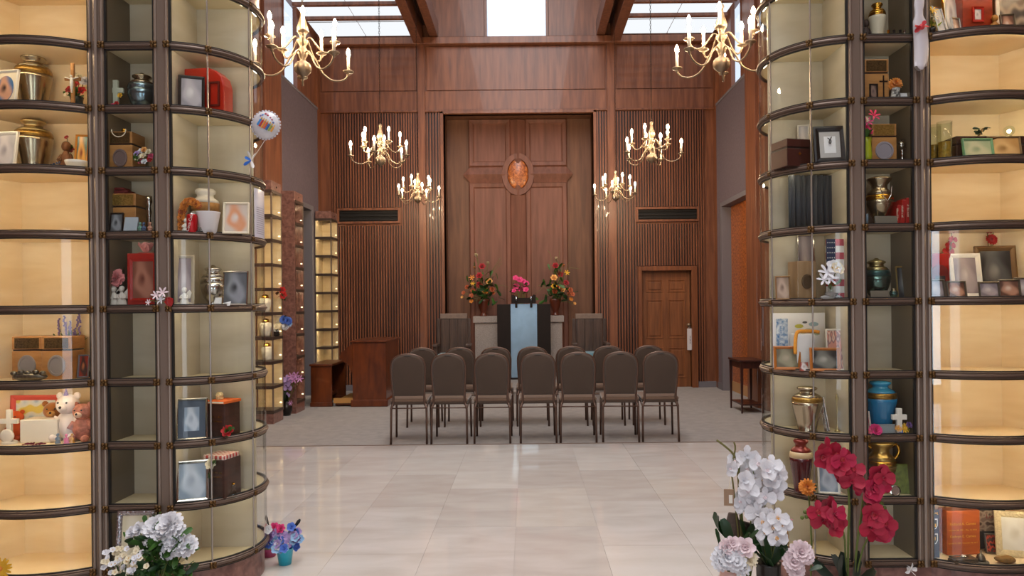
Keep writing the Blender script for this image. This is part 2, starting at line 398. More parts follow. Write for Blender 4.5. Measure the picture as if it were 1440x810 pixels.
for i in range(n):
    a = 2 * math.pi * i / n
    for r, y in prof: vs.append((cx + 14.5 * px_ * r * math.cos(a), AYB + y, cz + 21 * px_ * (1 + (r - 1) * .72) * math.sin(a)))
for i in range(n):
    j = (i + 1) % n
    for q in range(3): fs.append((i * 4 + q, j * 4 + q, j * 4 + q + 1, i * 4 + q + 1))
g.add(vs, fs); part(g, 'medallion_ring', M_ALC2, alc, smooth=False)
g = G(); g.ell((cx, AYB - .05, cz), (14.6 * px_, .05, 21.2 * px_), 32, 12); part(g, 'burl_medallion', M_BURL, alc, smooth=True, label='oval burl wood medallion')
# the door in the back wall
g = G(); g.box(DX0 - .06, DX0, YB - .075, YB + .1, 0, DZ + .075); g.box(DX1, DX1 + .1, YB - .075, YB + .1, 0, DZ + .075); g.box(DX0, DX1, YB - .075, YB + .1, DZ, DZ + .075)
part(g, 'door_casing', M_PIL, wb, bevel=.006)
g = G(); g.box(DX0, DX1, YB + .06, YB + .12, 0, DZ + .02); d1 = struct(g, 'door_1', M_DOOR)
dw = DX1 - DX0
for (a, b, z0, z1) in ((.1, .45, 1.62, 1.84), (.55, .90, 1.62, 1.84), (.1, .45, .83, 1.5), (.55, .90, .83, 1.5), (.1, .45, .16, .68), (.55, .90, .16, .68)):
    g = G(); g.ring([(0, YB + .062), (.004, YB + .05), (.02, YB + .05), (.03, YB + .062)], (DX0 + a * dw, DX0 + b * dw, z0, z1)); part(g, 'panel_moulding', M_DOOR, d1)
    g = G(); g.box(DX0 + a * dw + .05, DX0 + b * dw - .05, YB + .048, YB + .06, z0 + .05, z1 - .05); part(g, 'door_panel', M_DOOR, d1, bevel=.01)
kx = wx(969, 457); kz = wz(969, 457)
g = G(); g.lathe([(.028, 0), (.028, .008), (.012, .012), (.012, .035), (.03, .045), (.034, .06), (.026, .075), (0, .08)], 16, Matrix.Translation((kx, YB + .06, kz)) @ Matrix.Rotation(R(90), 4, 'X')); part(g, 'door_knob', M_BRASS, d1, smooth=True)
c0 = P(966, 462, YB); c1 = P(973.5, 492, YB)
hs = thing('door_hanger_sign', 'narrow white sign hanging from the knob of the wooden door', 'sign', ((c0.x + c1.x) / 2, YB - .02, c1.z))
g = G(); g.box(-.045, .045, -.002, .002, 0, c0.z - c1.z); part(g, 'plate', mat('sign white', 'd5d2d6', .5), hs)
scribble(hs, .13, .028, (.014, -.0026, .17), mat('sign ink', '1e1c22', .6), rot=(0, R(-90), 0), seed=8)
g = G(); g.tube([(-.03, 0, c0.z - c1.z), (0, .0, c0.z - c1.z + .03), (.03, 0, c0.z - c1.z)], .003, 6); part(g, 'loop', mat('sign cord', 'b8b4b4', .6), hs)
# ------------------------------------------------------------------ side walls
def side_wall(s, X, name, door_y, pil_y, win_y, label):
    """s = -1 left, +1 right; X inner face"""
    def bx(a, b, y0, y1, z0, z1): return (min(X + s * a, X + s * b), max(X + s * a, X + s * b), y0, y1, z0, z1)
    g = G()
    g.box(*bx(.06, .3, -4.2, door_y[0], 0, 4.75)); g.box(*bx(.06, .3, door_y[1], YB, 0, 4.75)); g.box(*bx(.06, .3, door_y[0], door_y[1], 3.0, 4.75))
    g.box(*bx(.06, .11, -4.2, win_y[0], 4.75, 6.3)); g.box(*bx(.06, .11, win_y[1], YB, 4.75, 6.3))
    wl = struct(g, name, M_WALL)
    def sp(nm, m, *bs, bevel=.004):
        g = G()
        for b in bs: g.box(*b)
        return part(g, nm, m, wl, bevel=bevel)
    # grey fluted panelling
    g = G()
    for (y0, y1, z0, z1) in ((pil_y[1], door_y[0], 0, 4.75), (door_y[1], YB - .18, 0, 4.75), (door_y[0], door_y[1], 3.0, 4.75)):
        g.box(*bx(.02, .06, y0, y1, z0, z1)); n = max(1, round((y1 - y0) / .03)); p = (y1 - y0) / n
        for i in range(n): g.box(*bx(.0, .02, y0 + (i + .2) * p, y0 + (i + .8) * p, z0, z1))
    o = part(g, 'fluted_panel', M_GREY, wl); o['kind'] = 'stuff'
    sp('panel_cap', M_GREYD, bx(-.01, .06, pil_y[1], YB - .18, 4.73, 4.77))
    # corner and intermediate pilasters
    sp('pilaster', M_PIL, bx(-.0, .3, YB - .18, YB, 0, 5.9)); sp('pilaster', M_WALL, bx(-.09, .06, pil_y[0], pil_y[1], 0, 5.95)); sp('pilaster', M_WALL, bx(-.05, .06, pil_y[0] - .25, pil_y[0], 0, 5.95))
    # doorway jambs
    sp('door_jamb', M_GREYD, bx(-.02, .16, door_y[1] - .006, door_y[1] + .09, 0, 2.996), bx(-.02, .16, door_y[0] - .06, door_y[0] + .006, 0, 2.996), bx(-.02, .16, door_y[0] - .06, door_y[1] + .09, 2.994, 3.07))
    # slit window in the upper wall: white shade on the inside face
    g = G(); g.box(*bx(.05, .115, win_y[0] - .03, win_y[0] + .008, 4.75, 6.3)); g.box(*bx(.05, .115, win_y[1] - .008, win_y[1] + .03, 4.75, 6.3))
    wd = struct(g, 'window_2' if s < 0 else 'window_3', M_WALL)
    g = G(); g.box(*bx(.09, .095, win_y[0], win_y[1], 4.75, 6.3)); part(g, 'pane', glassy('clerestory glass'), wd)
    return wl
wl = side_wall(-1, XL, 'wall_left', (10.0, 11.5), (9.28, 9.9), (10.45, 11.05), '')
wr = side_wall(1, XR, 'wall_right', (10.12, 11.58), (9.62, 10.06), (10.7, 11.2), '')
g = G(); g.box(XR + .135, XR + .17, 10.0, 11.66, .16, 3.05); d2 = struct(g, 'door_2', M_BURL)
g = G(); g.box(XR + .125, XR + .17, 10.0, 11.66, 0, .16); part(g, 'kick_plate', mat('pale kick plate', 'b98d60', .5), d2)
g = G(); g.box(XR + .13, XR + .3, 9.9, 11.7, 3.05, 3.1); part(g, 'head_panel', M_PIL, d2)
g = G(); g.box(XL - 1.0, XL - .95, 9.6, 11.9, 0, 3.1); g.box(XL - 1.0, XL - .3, 9.8, 9.85, 0, 3.1); g.box(XL - 1.0, XL - .3, 11.66, 11.7, 0, 3.1); g.box(XL - 1.0, XL - .2, 9.6, 11.9, 3.1, 3.15); g.box(XL - 1., XL - .3, 9.8, 11.7, -.1, 0)
struct(g, 'wall_passage', M_DARK)
for i, (X, s) in enumerate(((XL, -1), (XR, 1))):
    for y0, y1 in (((9.9, 9.94), (11.6, YB - .18)) if s < 0 else ((11.67, YB - .18),)):
        g = G(); a, b = sorted((X - s * .015, X + s * .06)); g.box(a, b, y0, y1, 0, .11); struct(g, 'baseboard_left' if s < 0 else 'baseboard_right', M_GREYD)
g = G(); g.box(XL, -1.81, YB - .045, YB, 0, .1); g.box(DX1 + .1, XR, YB - .045, YB, 0, .1); struct(g, 'baseboard_back', M_GREYD)
# rear wall behind the photographer with the glazed entrance; the side doors are glazed too
g = G(); g.box(XL - .3, -.95, -4.2, -3.95, 0, 6.3); g.box(.79, XR + .3, -4.2, -3.95, 0, 6.3); g.box(-.95, .79, -4.2, -3.95, 2.6, 6.3); struct(g, 'wall_rear', M_WALL)
# ------------------------------------------------------------------ ceiling
g = G(); g.box(XL - .3, -1.87, -4.2, YB + .2, 6.30, 6.4); g.box(1.62, XR + .3, -4.2, YB + .2, 6.30, 6.4); ceil = struct(g, 'ceiling', M_BEAM)
g = G(); g.box(-1.9, 1.65, -4.2, YB + .2, 8.1, 8.2); struct(g, 'ceiling_nave', M_WALL)
g = G(); g.box(-1.9, -1.8, -4.2, YB, 6.3, 8.1); g.box(1.55, 1.65, -4.2, YB, 6.3, 8.1); struct(g, 'wall_nave', M_WALL)
# white lay-in tiles in the two side bays, brightened by emission
for (x0, x1) in ((XL + .02, -1.88), (1.63, XR - .02)):
    nx = 2; wx_ = (x1 - x0) / nx
    for i in range(nx):
        for k in range(24):
            y1 = YB - .12 - k * .62; y0 = y1 - .605
            if y0 < -3.0: continue
            g = G(); g.box(x0 + i * wx_ + .008, x0 + (i + 1) * wx_ - .008, y0, y1, 5.985, 6.0); part(g, 'glow_tile', M_GLOW_TILE, ceil)
    for k in range(24):
        y = YB - .12 - k * .62 - .61
        if y < -3.0: continue
        g = G(); g.box(x0, x1, y - .006, y + .006, 5.978, 6.0); part(g, 'panel_runner', mat('runner metal', '9aa0a6', .5), ceil)
    for k in range(18):
        y = 11.155 - .53 * k
        g = G(); g.box(x0, x1, y - .035, y + .035, 5.925, 5.98); part(g, 'cross_beam', M_BEAM, ceil, bevel=.006)
for xa, xb, z0 in ((-1.87, -1.72, 5.86), (1.46, 1.62, 5.86)):
    g = G(); g.box(xa, xb, -4.0, YB - .05, z0, 6.35); part(g, 'long_beam', M_BEAM, ceil, bevel=.008)
for xa, xb in ((-1.60, -1.46), (1.22, 1.36)):
    g = G(); g.box(xa, xb, -4.0, YB - .02, 5.97, 6.25); part(g, 'long_beam', M_BEAM, ceil, bevel=.008)
for xa, xb in ((-1.72, -1.60), (1.36, 1.46)):
    g = G(); g.box(xa, xb, -4.0, YB - .02, 6.2, 6.3); part(g, 'beam_soffit', M_DARK, ceil)
# ------------------------------------------------------------------ the two rounded glass-fronted niche towers
LV = [.168, .473, .778, 1.0864, 1.4434, 1.8036, 2.1155, 2.419, 2.727, 3.035]
YF, YBK = 3.468, 3.695
CR, CQ, CY = .36, .063, 3.826
T0 = math.asin(CQ / CR)
AQ0, AQ1, AQB, SAG, CBK = .392, .995, .888, .10, 3.765
AR = (((AQ1 - AQ0) / 2) ** 2 + SAG ** 2) / (2 * SAG); AQC = (AQ0 + AQ1) / 2; AYC = YF - SAG + AR
def rowz(r): return LV[8 - r] + .0115
M_MAPLE = mat('maple laminate', 'f0dcb8', .5, vscale=2.0, stretch=(1.5, 1.5, 7), col2='e6cda2', detail=8)
M_CHAMP = mat('dimmed cream laminate', 'cec5b2', .42, vscale=2.0, stretch=(1.5, 1.5, 6), col2='c0b69f', detail=6)  # cream interior dulled in colour for the weaker light of these niches
M_OLIVE = mat('shade toned side panel', '756a58', .3, metal=.35)  # cream side walls darkened in colour for their unlit look
M_SHELF = mat('shelf laminate', 'd8c8a4', .45)
M_PANE = glassy('display glass', (.985, .995, .985), 1.45, .012)
M_LEDA = emitter('warm niche light', (1.0, .79, .52), 32)
M_LEDC = emitter('soft niche light', (1.0, .86, .64), 9.5)
M_LEDB = emitter('dim niche light', (1.0, .86, .64), 6)
RAILP = [(-.010, -.0165), (.004, -.0165), (.009, -.013), (.006, -.009), (.013, -.005), (.015, 0), (.013, .005), (.006, .009), (.009, .013), (.004, .0165), (-.010, .0165)]
def carc(a, b, n, r=CR): return [(CQ - r * math.sin(R(a) + (R(b) - R(a)) * i / n), CY - r * math.cos(R(a) + (R(b) - R(a)) * i / n)) for i in range(n + 1)]
def aarc(n, inset=0.0):
    h = math.asin((AQ1 - AQ0) / 2 / AR); r = AR - inset
    return [(AQC - r * math.sin(h - 2 * h * i / n), AYC - r * math.cos(h - 2 * h * i / n)) for i in range(n + 1)]
g = G()
for a in range(4):
    an = R(45 + 90 * a); g.ell((.0112 * math.cos(an), -.004, .0112 * math.sin(an)), (.0098, .009, .0098), 8, 5)
g.ell((0, -.01, 0), (.005, .006, .005), 8, 5)
ROSE_ME = g.mesh('rosette', True)
def tower(s, x0, label):
    t = thing('niche_tower', label, 'display cabinet', (x0 + s * .4, 3.9, 0))
    ox, oy = x0 + s * .4, 3.9
    def W(q, y): return (x0 + s * q - ox, y - oy)
    def Wl(l): return [W(*p) for p in l]
    ref = W(.3, 4.2)
    def bx(g, q0, q1, y0, y1, z0, z1):
        a, b = sorted((W(q0, 0)[0], W(q1, 0)[0])); return g.box(a, b, y0 - oy, y1 - oy, z0, z1)
    td = math.degrees(T0)
    arcC = carc(td, 148, 28); arcA = aarc(16)
    # plinth and top cap in granite, following the front
    front = carc(148, td, 28, CR - .012) + [(.03, YF + .012)] + [(q, y + .012) for q, y in aarc(16)] + [(1.40, YF + .012), (1.40, 4.3), (-.08, 4.3)]
    for nm, z0, z1 in (('plinth', 0, .1505), ('granite_cap', 3.055, 3.19)):
        g = G(); g.slab(Wl(front), z0, z1); part(g, nm, M_GRAN, t)
    g = G(); bx(g, -.06, 1.39, 3.80, 4.28, .1505, 3.055); part(g, 'core_panel', M_DARK, t)
    g = G(); bx(g, 1.01, 1.39, YF + .01, 3.79, .1505, 3.055); part(g, 'end_panel', M_TAUPE, t)
    g = G(); bx(g, .011, .392, YBK, YBK + .02, .1505, 3.055); part(g, 'back_panel', M_CHAMP, t)
    g = G(); bx(g, -.286, .01, CBK, CBK + .015, .1505, 3.055); part(g, 'back_panel', M_CHAMP, t)
    pass
    g = G(); bx(g, .38, .90, YBK, YBK + .02, .1505, 3.055); part(g, 'back_panel', M_MAPLE, t)
    for q0, q1, m in ((.0015, .010, M_CHAMP), (.062, .0715, M_OLIVE), (.3165, .326, M_OLIVE), (.381, .3905, M_MAPLE)):
        g = G(); bx(g, q0, q1, YF + .012, CBK if q0 < .01 else YBK, .1505, 3.055); part(g, 'side_panel', m, t)
    g = G(); g.slab(Wl([(AQB, YBK), (AQ1, YF + .004), (AQ1 + .012, YF + .004), (AQB + .012, YBK)]), .1505, 3.055); part(g, 'side_panel', M_MAPLE, t)
    g = G(); bx(g, -.10, -.09, 3.79, 4.13, .1505, 3.055); part(g, 'back_panel', M_CHAMP, t)
    # posts
    for q0, q1 in ((0, .073), (.315, .392), (.995, 1.07)):
        g = G(); bx(g, q0 + .001, q1 - .001, YF - .008, YF + .012, .1505, 3.055)
        for q in (q0 + .010, q1 - .010):
            a = W(q, YF - .008); g.tube([(a[0], a[1], .1505), (a[0], a[1], 3.055)], .0085, 8)
        if q0 > .2:
            a = W((q0 + q1) / 2, YF - .008); g.tube([(a[0], a[1], .1505), (a[0], a[1], 3.055)], .013, 8)
        part(g, 'post', M_TAUPE, t)
    for q in (-.004, .077, .311, .396, .991):
        g = G(); bx(g, q - .004, q + .004, YF - .004, YF + .010, .1505, 3.055); part(g, 'gasket', M_GASK, t)
    for a, wd in ((37, .0045), (75, .0045)):
        p = carc(a, a, 1, CR + .002)[0]; c = W(*p); g = G(); g.tube([(c[0], c[1], .1505), (c[0], c[1], 3.055)], wd, 8); part(g, 'mullion', mat('pewter mullion', 'a49c94', .3, metal=.8), t)
    shC = [(.002, CBK), (.002, YF + .012)] + carc(td, 76, 14, CR - .004) + [(-.28, CBK)]
    shD = [(-.09, 3.79), ] + carc(82, 148, 14, CR - .004) + [(-.09, carc(148, 148, 1)[0][1])]
    shB = [(.0715, YF), (.3165, YF), (.3165, YBK), (.0715, YBK)]
    shA = aarc(16, .004) + [(AQB, YBK), (AQ0, YBK)]
    for li, z in enumerate(LV):
        for nm, pth in (('C', arcC), ('B', [(.073, YF), (.315, YF)]), ('A', arcA)):
            g = G(); g.sweep(Wl(pth), [(o, z + h) for o, h in RAILP], ref); part(g, 'rail', M_RAIL, t)
            g = G(); g.sweep(Wl(pth), [(o, z + h) for o, h in ((-.008, -.0215), (.004, -.0215), (.004, .0215), (-.008, .0215))], ref); part(g, 'rail_gasket', M_GASK, t)
        for sh, m in ((shC, M_SHELF), (shD, M_SHELF), (shB, M_SHELF), (shA, M_MAPLE)):
            g = G(); g.slab(Wl(sh), z - .011, z + .011); part(g, 'shelf', m, t)
        for q in (.006, .067, .322, .385, 1.002):
            c = W(q, YF - .017); obj('rosette', ROSE_ME, M_BRONZE, t, (c[0], c[1], z))
        p = carc(37, 37, 1, CR + .017)[0]; c = W(*p); obj('rosette', ROSE_ME, M_BRONZE, t, (c[0], c[1], z), (0, 0, -s * R(37)))
        p = carc(75, 75, 1, CR + .015)[0]; c = W(*p); obj('rosette', ROSE_ME, M_BRONZE, t, (c[0], c[1], z), (0, 0, -s * R(75)), .7)
    for li in range(9):
        z0, z1 = LV[li] + .018, LV[li + 1] - .018
        gp = [(.0, z0), (.003, z0), (.003, z1), (.0, z1)]
        for pth in (carc(td + .5, 36.2, 8), carc(37.8, 74.2, 10), carc(75.8, 148, 14), [(.082, YF), (.306, YF)], aarc(16)):
            g = G(); g.sweep(Wl(pth), gp, ref); part(g, 'glass_pane', M_PANE, t, smooth=False)
        zc = LV[li + 1] - .0112
        for pth, m, nm in ((carc(td + 4, 72, 10, CR - .018), M_LEDC, 'light_strip'), ([(.09, YF + .016), (.30, YF + .016)], M_LEDB, 'light_strip'), (aarc(12, .020)[1:-1], M_LEDA, 'light_strip'), (carc(83, 95, 4, CR - .016), M_LEDC, 'light_strip')):
            g = G(); g.sweep(Wl(pth), [(-.003, zc - .003), (.003, zc - .003), (.003, zc), (-.003, zc)], ref); part(g, nm, m, t)
    return t
tower(-1, -1.732, 'rounded bronze-framed glass niche tower holding urns, on the left of the aisle')
tower(1, 1.576, 'rounded bronze-framed glass niche tower holding urns, on the right of the aisle')
# ------------------------------------------------------------------ narrow niche cabinets standing along the left wall
def side_cabinet(label, X0, X1, Y0, Y1, front_glass, zt=3.0):
    t = thing('niche_cabinet', label, 'display cabinet', ((X0 + X1) / 2, (Y0 + Y1) / 2, 0)); ox, oy = (X0 + X1) / 2, (Y0 + Y1) / 2
    def b(g, x0, x1, y0, y1, z0, z1): return g.box(x0 - ox, x1 - ox, y0 - oy, y1 - oy, z0, z1)
    g = G(); b(g, X0, X1, Y0, Y1, 0, .155); part(g, 'plinth', M_GRAN, t, bevel=.004)
    g = G(); b(g, X0, X1, Y0, Y1, zt - .13, zt); part(g, 'granite_cap', M_GRAN, t, bevel=.004)
    z0, z1 = .155, zt - .13; n = 9; p = (z1 - z0) / n
    if front_glass:
        g = G(); b(g, X0, X0 + .015, Y0, Y1, z0, z1); part(g, 'back_panel', M_MAPLE, t)
        g = G(); b(g, X0, X1, Y1 - .03, Y1, z0, z1); part(g, 'side_panel', M_MAPLE, t)
    else:
        g = G(); b(g, X0, X1, Y0, Y0 + .03, z0, z1); part(g, 'granite_panel', M_GRAN, t)
        g = G(); b(g, X0, X0 + .015, Y0, Y1, z0, z1); part(g, 'back_panel', M_MAPLE, t)
        g = G(); b(g, X0, X1, Y1 - .03, Y1, z0, z1); part(g, 'side_panel', M_GRAN, t)
    g = G(); b(g, X1 - .012, X1 + .004, Y1 - .018, Y1 + .004, z0, z1); part(g, 'post', M_TAUPE, t)
    if front_glass:
        g = G(); b(g, X1 - .012, X1 + .006, Y0 - .006, Y0 + .012, z0, z1); part(g, 'post', M_TAUPE, t)
    for k in range(n + 1):
        z = z0 + k * p
        g = G(); b(g, X0, X1 + .008, Y0 - .008 if front_glass else Y0 + .03, Y1, z - .013, z + .013); 
        if front_glass: b(g, X0, X1 + .008, Y0 - .008, Y0 + .004, z - .026, z - .012)
        b(g, X1 - .004, X1 + .008, Y0 + .03, Y1, z - .024, z - .012)
        part(g, 'rail', mat('dark rail metal', '584a42', .4, metal=.5), t)
    for k in range(n):
        za, zb = z0 + k * p + .013, z0 + (k + 1) * p - .013
        g = G(); b(g, X1 - .003, X1, Y0 + .012, Y1 - .018, za, zb); part(g, 'glass_pane', M_PANE, t)
        if front_glass:
            g = G(); b(g, X0 + .01, X1 - .012, Y0, Y0 + .003, za, zb); part(g, 'glass_pane', M_PANE, t)
        g = G(); b(g, X0 + .03, X1 - .02, Y0 + .036 if not front_glass else Y0 + .012, (Y0 + .042) if not front_glass else Y0 + .018, zb - .004, zb); part(g, 'light_strip', emitter('cabinet niche light', (1.0, .78, .48), 44), t)
        g = G(); b(g, X1 - .03, X1 - .006, Y1 - .036, Y1 - .030, za + .05, za + .065); part(g, 'spot_light', emitter('cabinet spot', (1.0, .72, .40), 2.5), t)
    g = G(); g.lathe([(.012, 0), (.012, .006), (0, .008)], 10, Matrix.Translation((X1 - ox, (Y0 + Y1) / 2 - oy, zt - .065)) @ Matrix.Rotation(R(90), 4, 'Y')); part(g, 'lock', M_GASK, t)
    return t
side_cabinet('tall lit glass niche cabinet with granite cap, nearest of the three on the left wall', -3.46, -3.125, 8.73, 9.08, True)
side_cabinet('granite-sided glass niche cabinet, middle of the three along the left wall', -3.46, -3.115, 9.56, 9.93, False)
side_cabinet('lit glass niche cabinet in the far left corner behind the organ bench', -3.46, -3.20, 11.66, 12.05, True)
# ------------------------------------------------------------------ chandeliers
def make_chandelier():
    t = thing('chandelier', '', 'chandelier')
    prof = [(0, 0), (.007, .002), (.010, .02), (.03, .03), (.05, .05), (.057, .078), (.047, .105), (.022, .118), (.018, .13), (.026, .15), (.034, .17), (.03, .195), (.018, .21), (.024, .225), (.034, .24), (.03, .26), (.016, .27), (.02, .285), (.034, .31), (.037, .335), (.026, .37), (.015, .41), (.012, .43), (.02, .445), (.016, .458), (.006, .465), (0, .47)]
    g = G(); g.lathe(prof, 20); part(g, 'turned_stem', M_BRASS, t, smooth=True)
    lower = [(.018, .165), (.05, .175), (.09, .135), (.13, .065), (.19, .03), (.25, .035), (.292, .06), (.31, .10)]
    upper = [(.018, .255), (.05, .27), (.08, .235), (.115, .19), (.155, .172), (.192, .188), (.21, .23)]
    cream = mat('candle sleeve', 'e9dfcc', .5)
    bulb = emitter('candle bulb', (1.0, .76, .47), BULB_STRENGTH)
    mes = {}
    for nm, pth in (('lower', lower), ('upper', upper)):
        g = G(); g.tube(smooth_path([(r, 0, z) for r, z in pth], 3), .006, 7); mes[nm] = g.mesh('arm', True)
    g = G(); g.lathe([(.005, -.02), (.012, -.012), (.008, -.004), (.03, .002), (.036, .010), (.034, .012), (.014, .006), (.013, .02), (0, .02)], 14); pan = g.mesh('drip_pan', True)
    g = G(); g.lathe([(.0105, .02), (.0105, .115), (0, .115)], 10); cndl = g.mesh('candle', True)
    g = G(); g.lathe([(.006, .115), (.013, .128), (.014, .138), (.009, .152), (.003, .165), (0, .168)], 8); blb = g.mesh('bulb', True)
    for tier, pth, off in (('lower', lower, -90), ('upper', upper, 90)):
        for i in range(5):
            a = R(off + 72 * i)
            ar = obj('arm', mes[tier], M_BRASS, t, rot=(0, 0, a))
            e = (pth[-1][0], 0, pth[-1][1])
            obj('drip_pan', pan, M_BRASS, ar, e); obj('candle', cndl, cream, ar, e); obj('bulb', blb, bulb, ar, e)
    return t
def chain(z0, z1):
    g = G(); z = z0; k = 0
    while z < z1:
        pts = [(.007 * math.cos(a), 0, .017 * math.sin(a)) for a in [2 * math.pi * i / 8 for i in range(9)]]
        g.tube(pts, .0022, 4, Matrix.Translation((0, 0, z)) @ Matrix.Rotation(R(90) * (k % 2), 4, 'Z')); z += .027; k += 1
    return g
CHZ = 2.92
proto = make_chandelier()
CH_SPOTS = [(-1.44, 4.62, 'brass candle chandelier beside the left glass tower, nearest on the left'), (1.28, 4.62, 'brass candle chandelier beside the right glass tower, nearest on the right'),
            (-1.55, 7.6, 'lit brass candle chandelier left of the aisle, second from the camera'), (1.35, 7.6, 'lit brass candle chandelier right of the aisle, second from the camera'),
            (-1.58, 10.4, 'smallest-looking brass candle chandelier on the left, nearest the alcove'), (1.315, 10.4, 'smallest-looking brass candle chandelier on the right, nearest the alcove')]
for i, (x, y, lb) in enumerate(CH_SPOTS):
    o = proto if i == 0 else copy_tree(proto)
    tag(o, lb, 'chandelier', 'brass candle chandeliers'); o.location = (x, y, CHZ); o.rotation_euler = (0, 0, [R(-18), R(18), 0, R(7), R(20), R(-16)][i])
    top = 5.86 if x < -1.5 or x > 1.3 else 5.95
    xt = 0
    inside = x > -1.72 and x < 1.46
    top = 6.2 if (-1.72 < x < -1.60 or 1.36 < x < 1.46) else (5.97 if (-1.60 < x < -1.46 or 1.22 < x < 1.36) else 8.1)
    part(chain(.47, top - CHZ - .02), 'chain', M_IRON, o)
    g = G(); g.lathe([(.006, -.05), (.03, -.035), (.05, -.008), (.05, 0), (0, 0)], 16, Matrix.Translation((0, 0, top - CHZ))); part(g, 'ceiling_canopy', M_BRASS, o, smooth=True)
# ------------------------------------------------------------------ banquet chairs
def make_chair():
    t = thing('banquet_chair', '', 'chair')
    fr = mat('brown chair frame', '5d463b', .38, metal=.4); pad = mat('taupe chair fabric', '47372c', .85, var=.12, vscale=300, bump=.25, bscale=600, sheen=.3); padt = mat('tan seat fabric', '725a4a', .85, var=.12, vscale=300, sheen=.3)
    # back outline in x,z: straight sides, shoulders and a shallow crown
    def outline(k):
        w = .174 * k
        return [(-w * .92, .50), (-w * .96, .60), (-w, .74), (-w * .98, .83), (-w * .80, .893), (-w * .42, .925), (0, .935), (w * .42, .925), (w * .80, .893), (w * .98, .83), (w, .74), (w * .96, .60), (w * .92, .50)]
    def lean(x, z, y=0): return (x, -.205 - (z - .47) * .13 + y, z)
    ol = outline(1.0)
    g = G(); g.tube(smooth_path([lean(x, z) for x, z in [(-.165, .40)] + ol + [(.165, .40)]], 3), .0125, 8); part(g, 'back_frame', fr, t, smooth=True)
    inner = smooth_path([(x, 0, z) for x, z in outline(.95)], 3)
    g = G(); n = len(inner); cen = Vector((0, 0, .70)); vs = []; fs = []
    for (k, dy) in ((1.0, -.012), (.88, -.022), (.0, -.024), ):
        for p in inner:
            q = cen + (p - cen) * k; vs.append(lean(q.x, q.z, dy))
    for (k, dy) in ((1.0, .012), (.88, .026), (0.0, .03)):
        for p in inner:
            q = cen + (p - cen) * k; vs.append(lean(q.x, q.z, dy))
    for base, flip in ((0, 0), (3 * n, 1)):
        for r_ in range(2):
            for i in range(n):
                j = (i + 1) % n; fs.append((base + r_ * n + i, base + r_ * n + j, base + (r_ + 1) * n + j, base + (r_ + 1) * n + i))
    for i in range(n):
        j = (i + 1) % n; fs.append((i, j, 3 * n + j, 3 * n + i))
    g.add(vs, fs); part(g, 'backrest', pad, t, smooth=True)
    g = G(); g.ell(lean(0, .917, -.016), (.042, .006, .009), 12, 6); part(g, 'hand_grip', mat('dark grip', '2a211c', .6), t, smooth=True)
    g = G(); g.box(-.19, .19, -.20, .21, .405, .438); sb = part(g, 'seat_base', pad, t, bevel=.012)
    g = G(); vs = []; fs = []
    g.box(-.195, .195, -.205, .22, .432, .468); part(g, 'seat', padt, t, bevel=.016, seg=3)
    for sx in (-1, 1):
        g = G(); g.tube([lean(sx * .165, .42), (sx * .182, -.21, .36), (sx * .186, -.235, 0.0)], .0115, 8); part(g, 'leg', fr, t, smooth=True)
        g = G(); g.tube([(sx * .185, .185, .41), (sx * .19, .19, .0)], .0115, 8); part(g, 'leg', fr, t, smooth=True)
        g = G(); g.tube([(sx * .187, -.222, .37), (sx * .19, -.12, .40), (sx * .19, .12, .405)], .007, 6); part(g, 'brace', fr, t, smooth=True)
    g = G(); g.tube([(-.187, -.212, .372), (.187, -.212, .372)], .007, 6); part(g, 'stretcher', fr, t, smooth=True)
    return t
ch = make_chair(); first = True
ordw = ['first', 'second', 'third', 'fourth', 'fifth', 'sixth', 'seventh']
for row, xs, Y in (('front', (574, 632.4, 692.5, 757, 814.5, 875, 930.5), 7.61), ('back', (594, 648, 698, 749.5, 805, 858, 914), 8.62)):
    for i, x in enumerate(xs):
        o = ch if first else copy_tree(ch); first = False
        if row == 'front': lb = 'brown banquet chair in the row nearest the marble, %s from the left' % ordw[i]
        else: lb = 'brown banquet chair in the row nearest the lectern, %s from the left' % ordw[i]
        tag(o, lb, 'chair', 'banquet chairs in two rows'); yy = Y - .235
        X = PX(x, Y - .23, 0.05); o.location = (X, Y, .002); o.rotation_euler = (0, 0, R([2, -1, 0, 1, -1.5, -3, -2][i]))
# ------------------------------------------------------------------ stone altar, lectern and the two ministers' chairs
M_STONE = mat('pale grey limestone', 'a79b94', .7, var=.25, vscale=60, bump=.5, bscale=120)
t = thing('altar', 'pale stone altar table with thick top standing in the alcove', 'altar', (-.15, 12.33, .19))
a0, a1 = P(665, 445, 12.13), P(793, 445, 12.13)
hh = a0.z - .19; w2 = (a1.x - a0.x) / 2; t.location.x = (a0.x + a1.x) / 2
g = G(); g.box(-w2, w2, -.2, .24, hh - .11, hh); part(g, 'top_slab', M_STONE, t, bevel=.006)
g = G(); g.box(-w2 + .03, w2 - .03, -.17, .22, 0, hh - .11); part(g, 'body', M_STONE, t, bevel=.004)
ALZ = a0.z
l0 = P(699, 428, 11.85); l1 = P(774, 428, 11.85); ls = 11.85 / F
t = thing('lectern', 'dark wooden lectern with tall centre panel coloured with a blue daylight reflection before the altar', 'lectern', ((l0.x + l1.x) / 2, 11.85, .19))
H = l0.z - .19; W2 = (l1.x - l0.x) / 2; cw = 18.5 * ls
M_LEC = mat('ebonised wood', '1f1613', .6, var=.2, vscale=8, spec=.25)
for sx in (-1, 1):
    g = G(); a, b = sorted((sx * cw, sx * W2)); g.box(a, b, -.02, .28, .0, H); part(g, 'side_panel', M_LEC, t, bevel=.005)
g = G(); g.box(-cw, cw, .0, .02, .03, H + .005); part(g, 'centre_panel', mat('reflection tinted panel', '9dbbd2', .34, metal=.75, var=.12, vscale=5), t)  # blue of reflected daylight put into the base colour
g = G(); g.box(-cw, cw, -.03, .25, 0, .03); part(g, 'base', M_LEC, t)
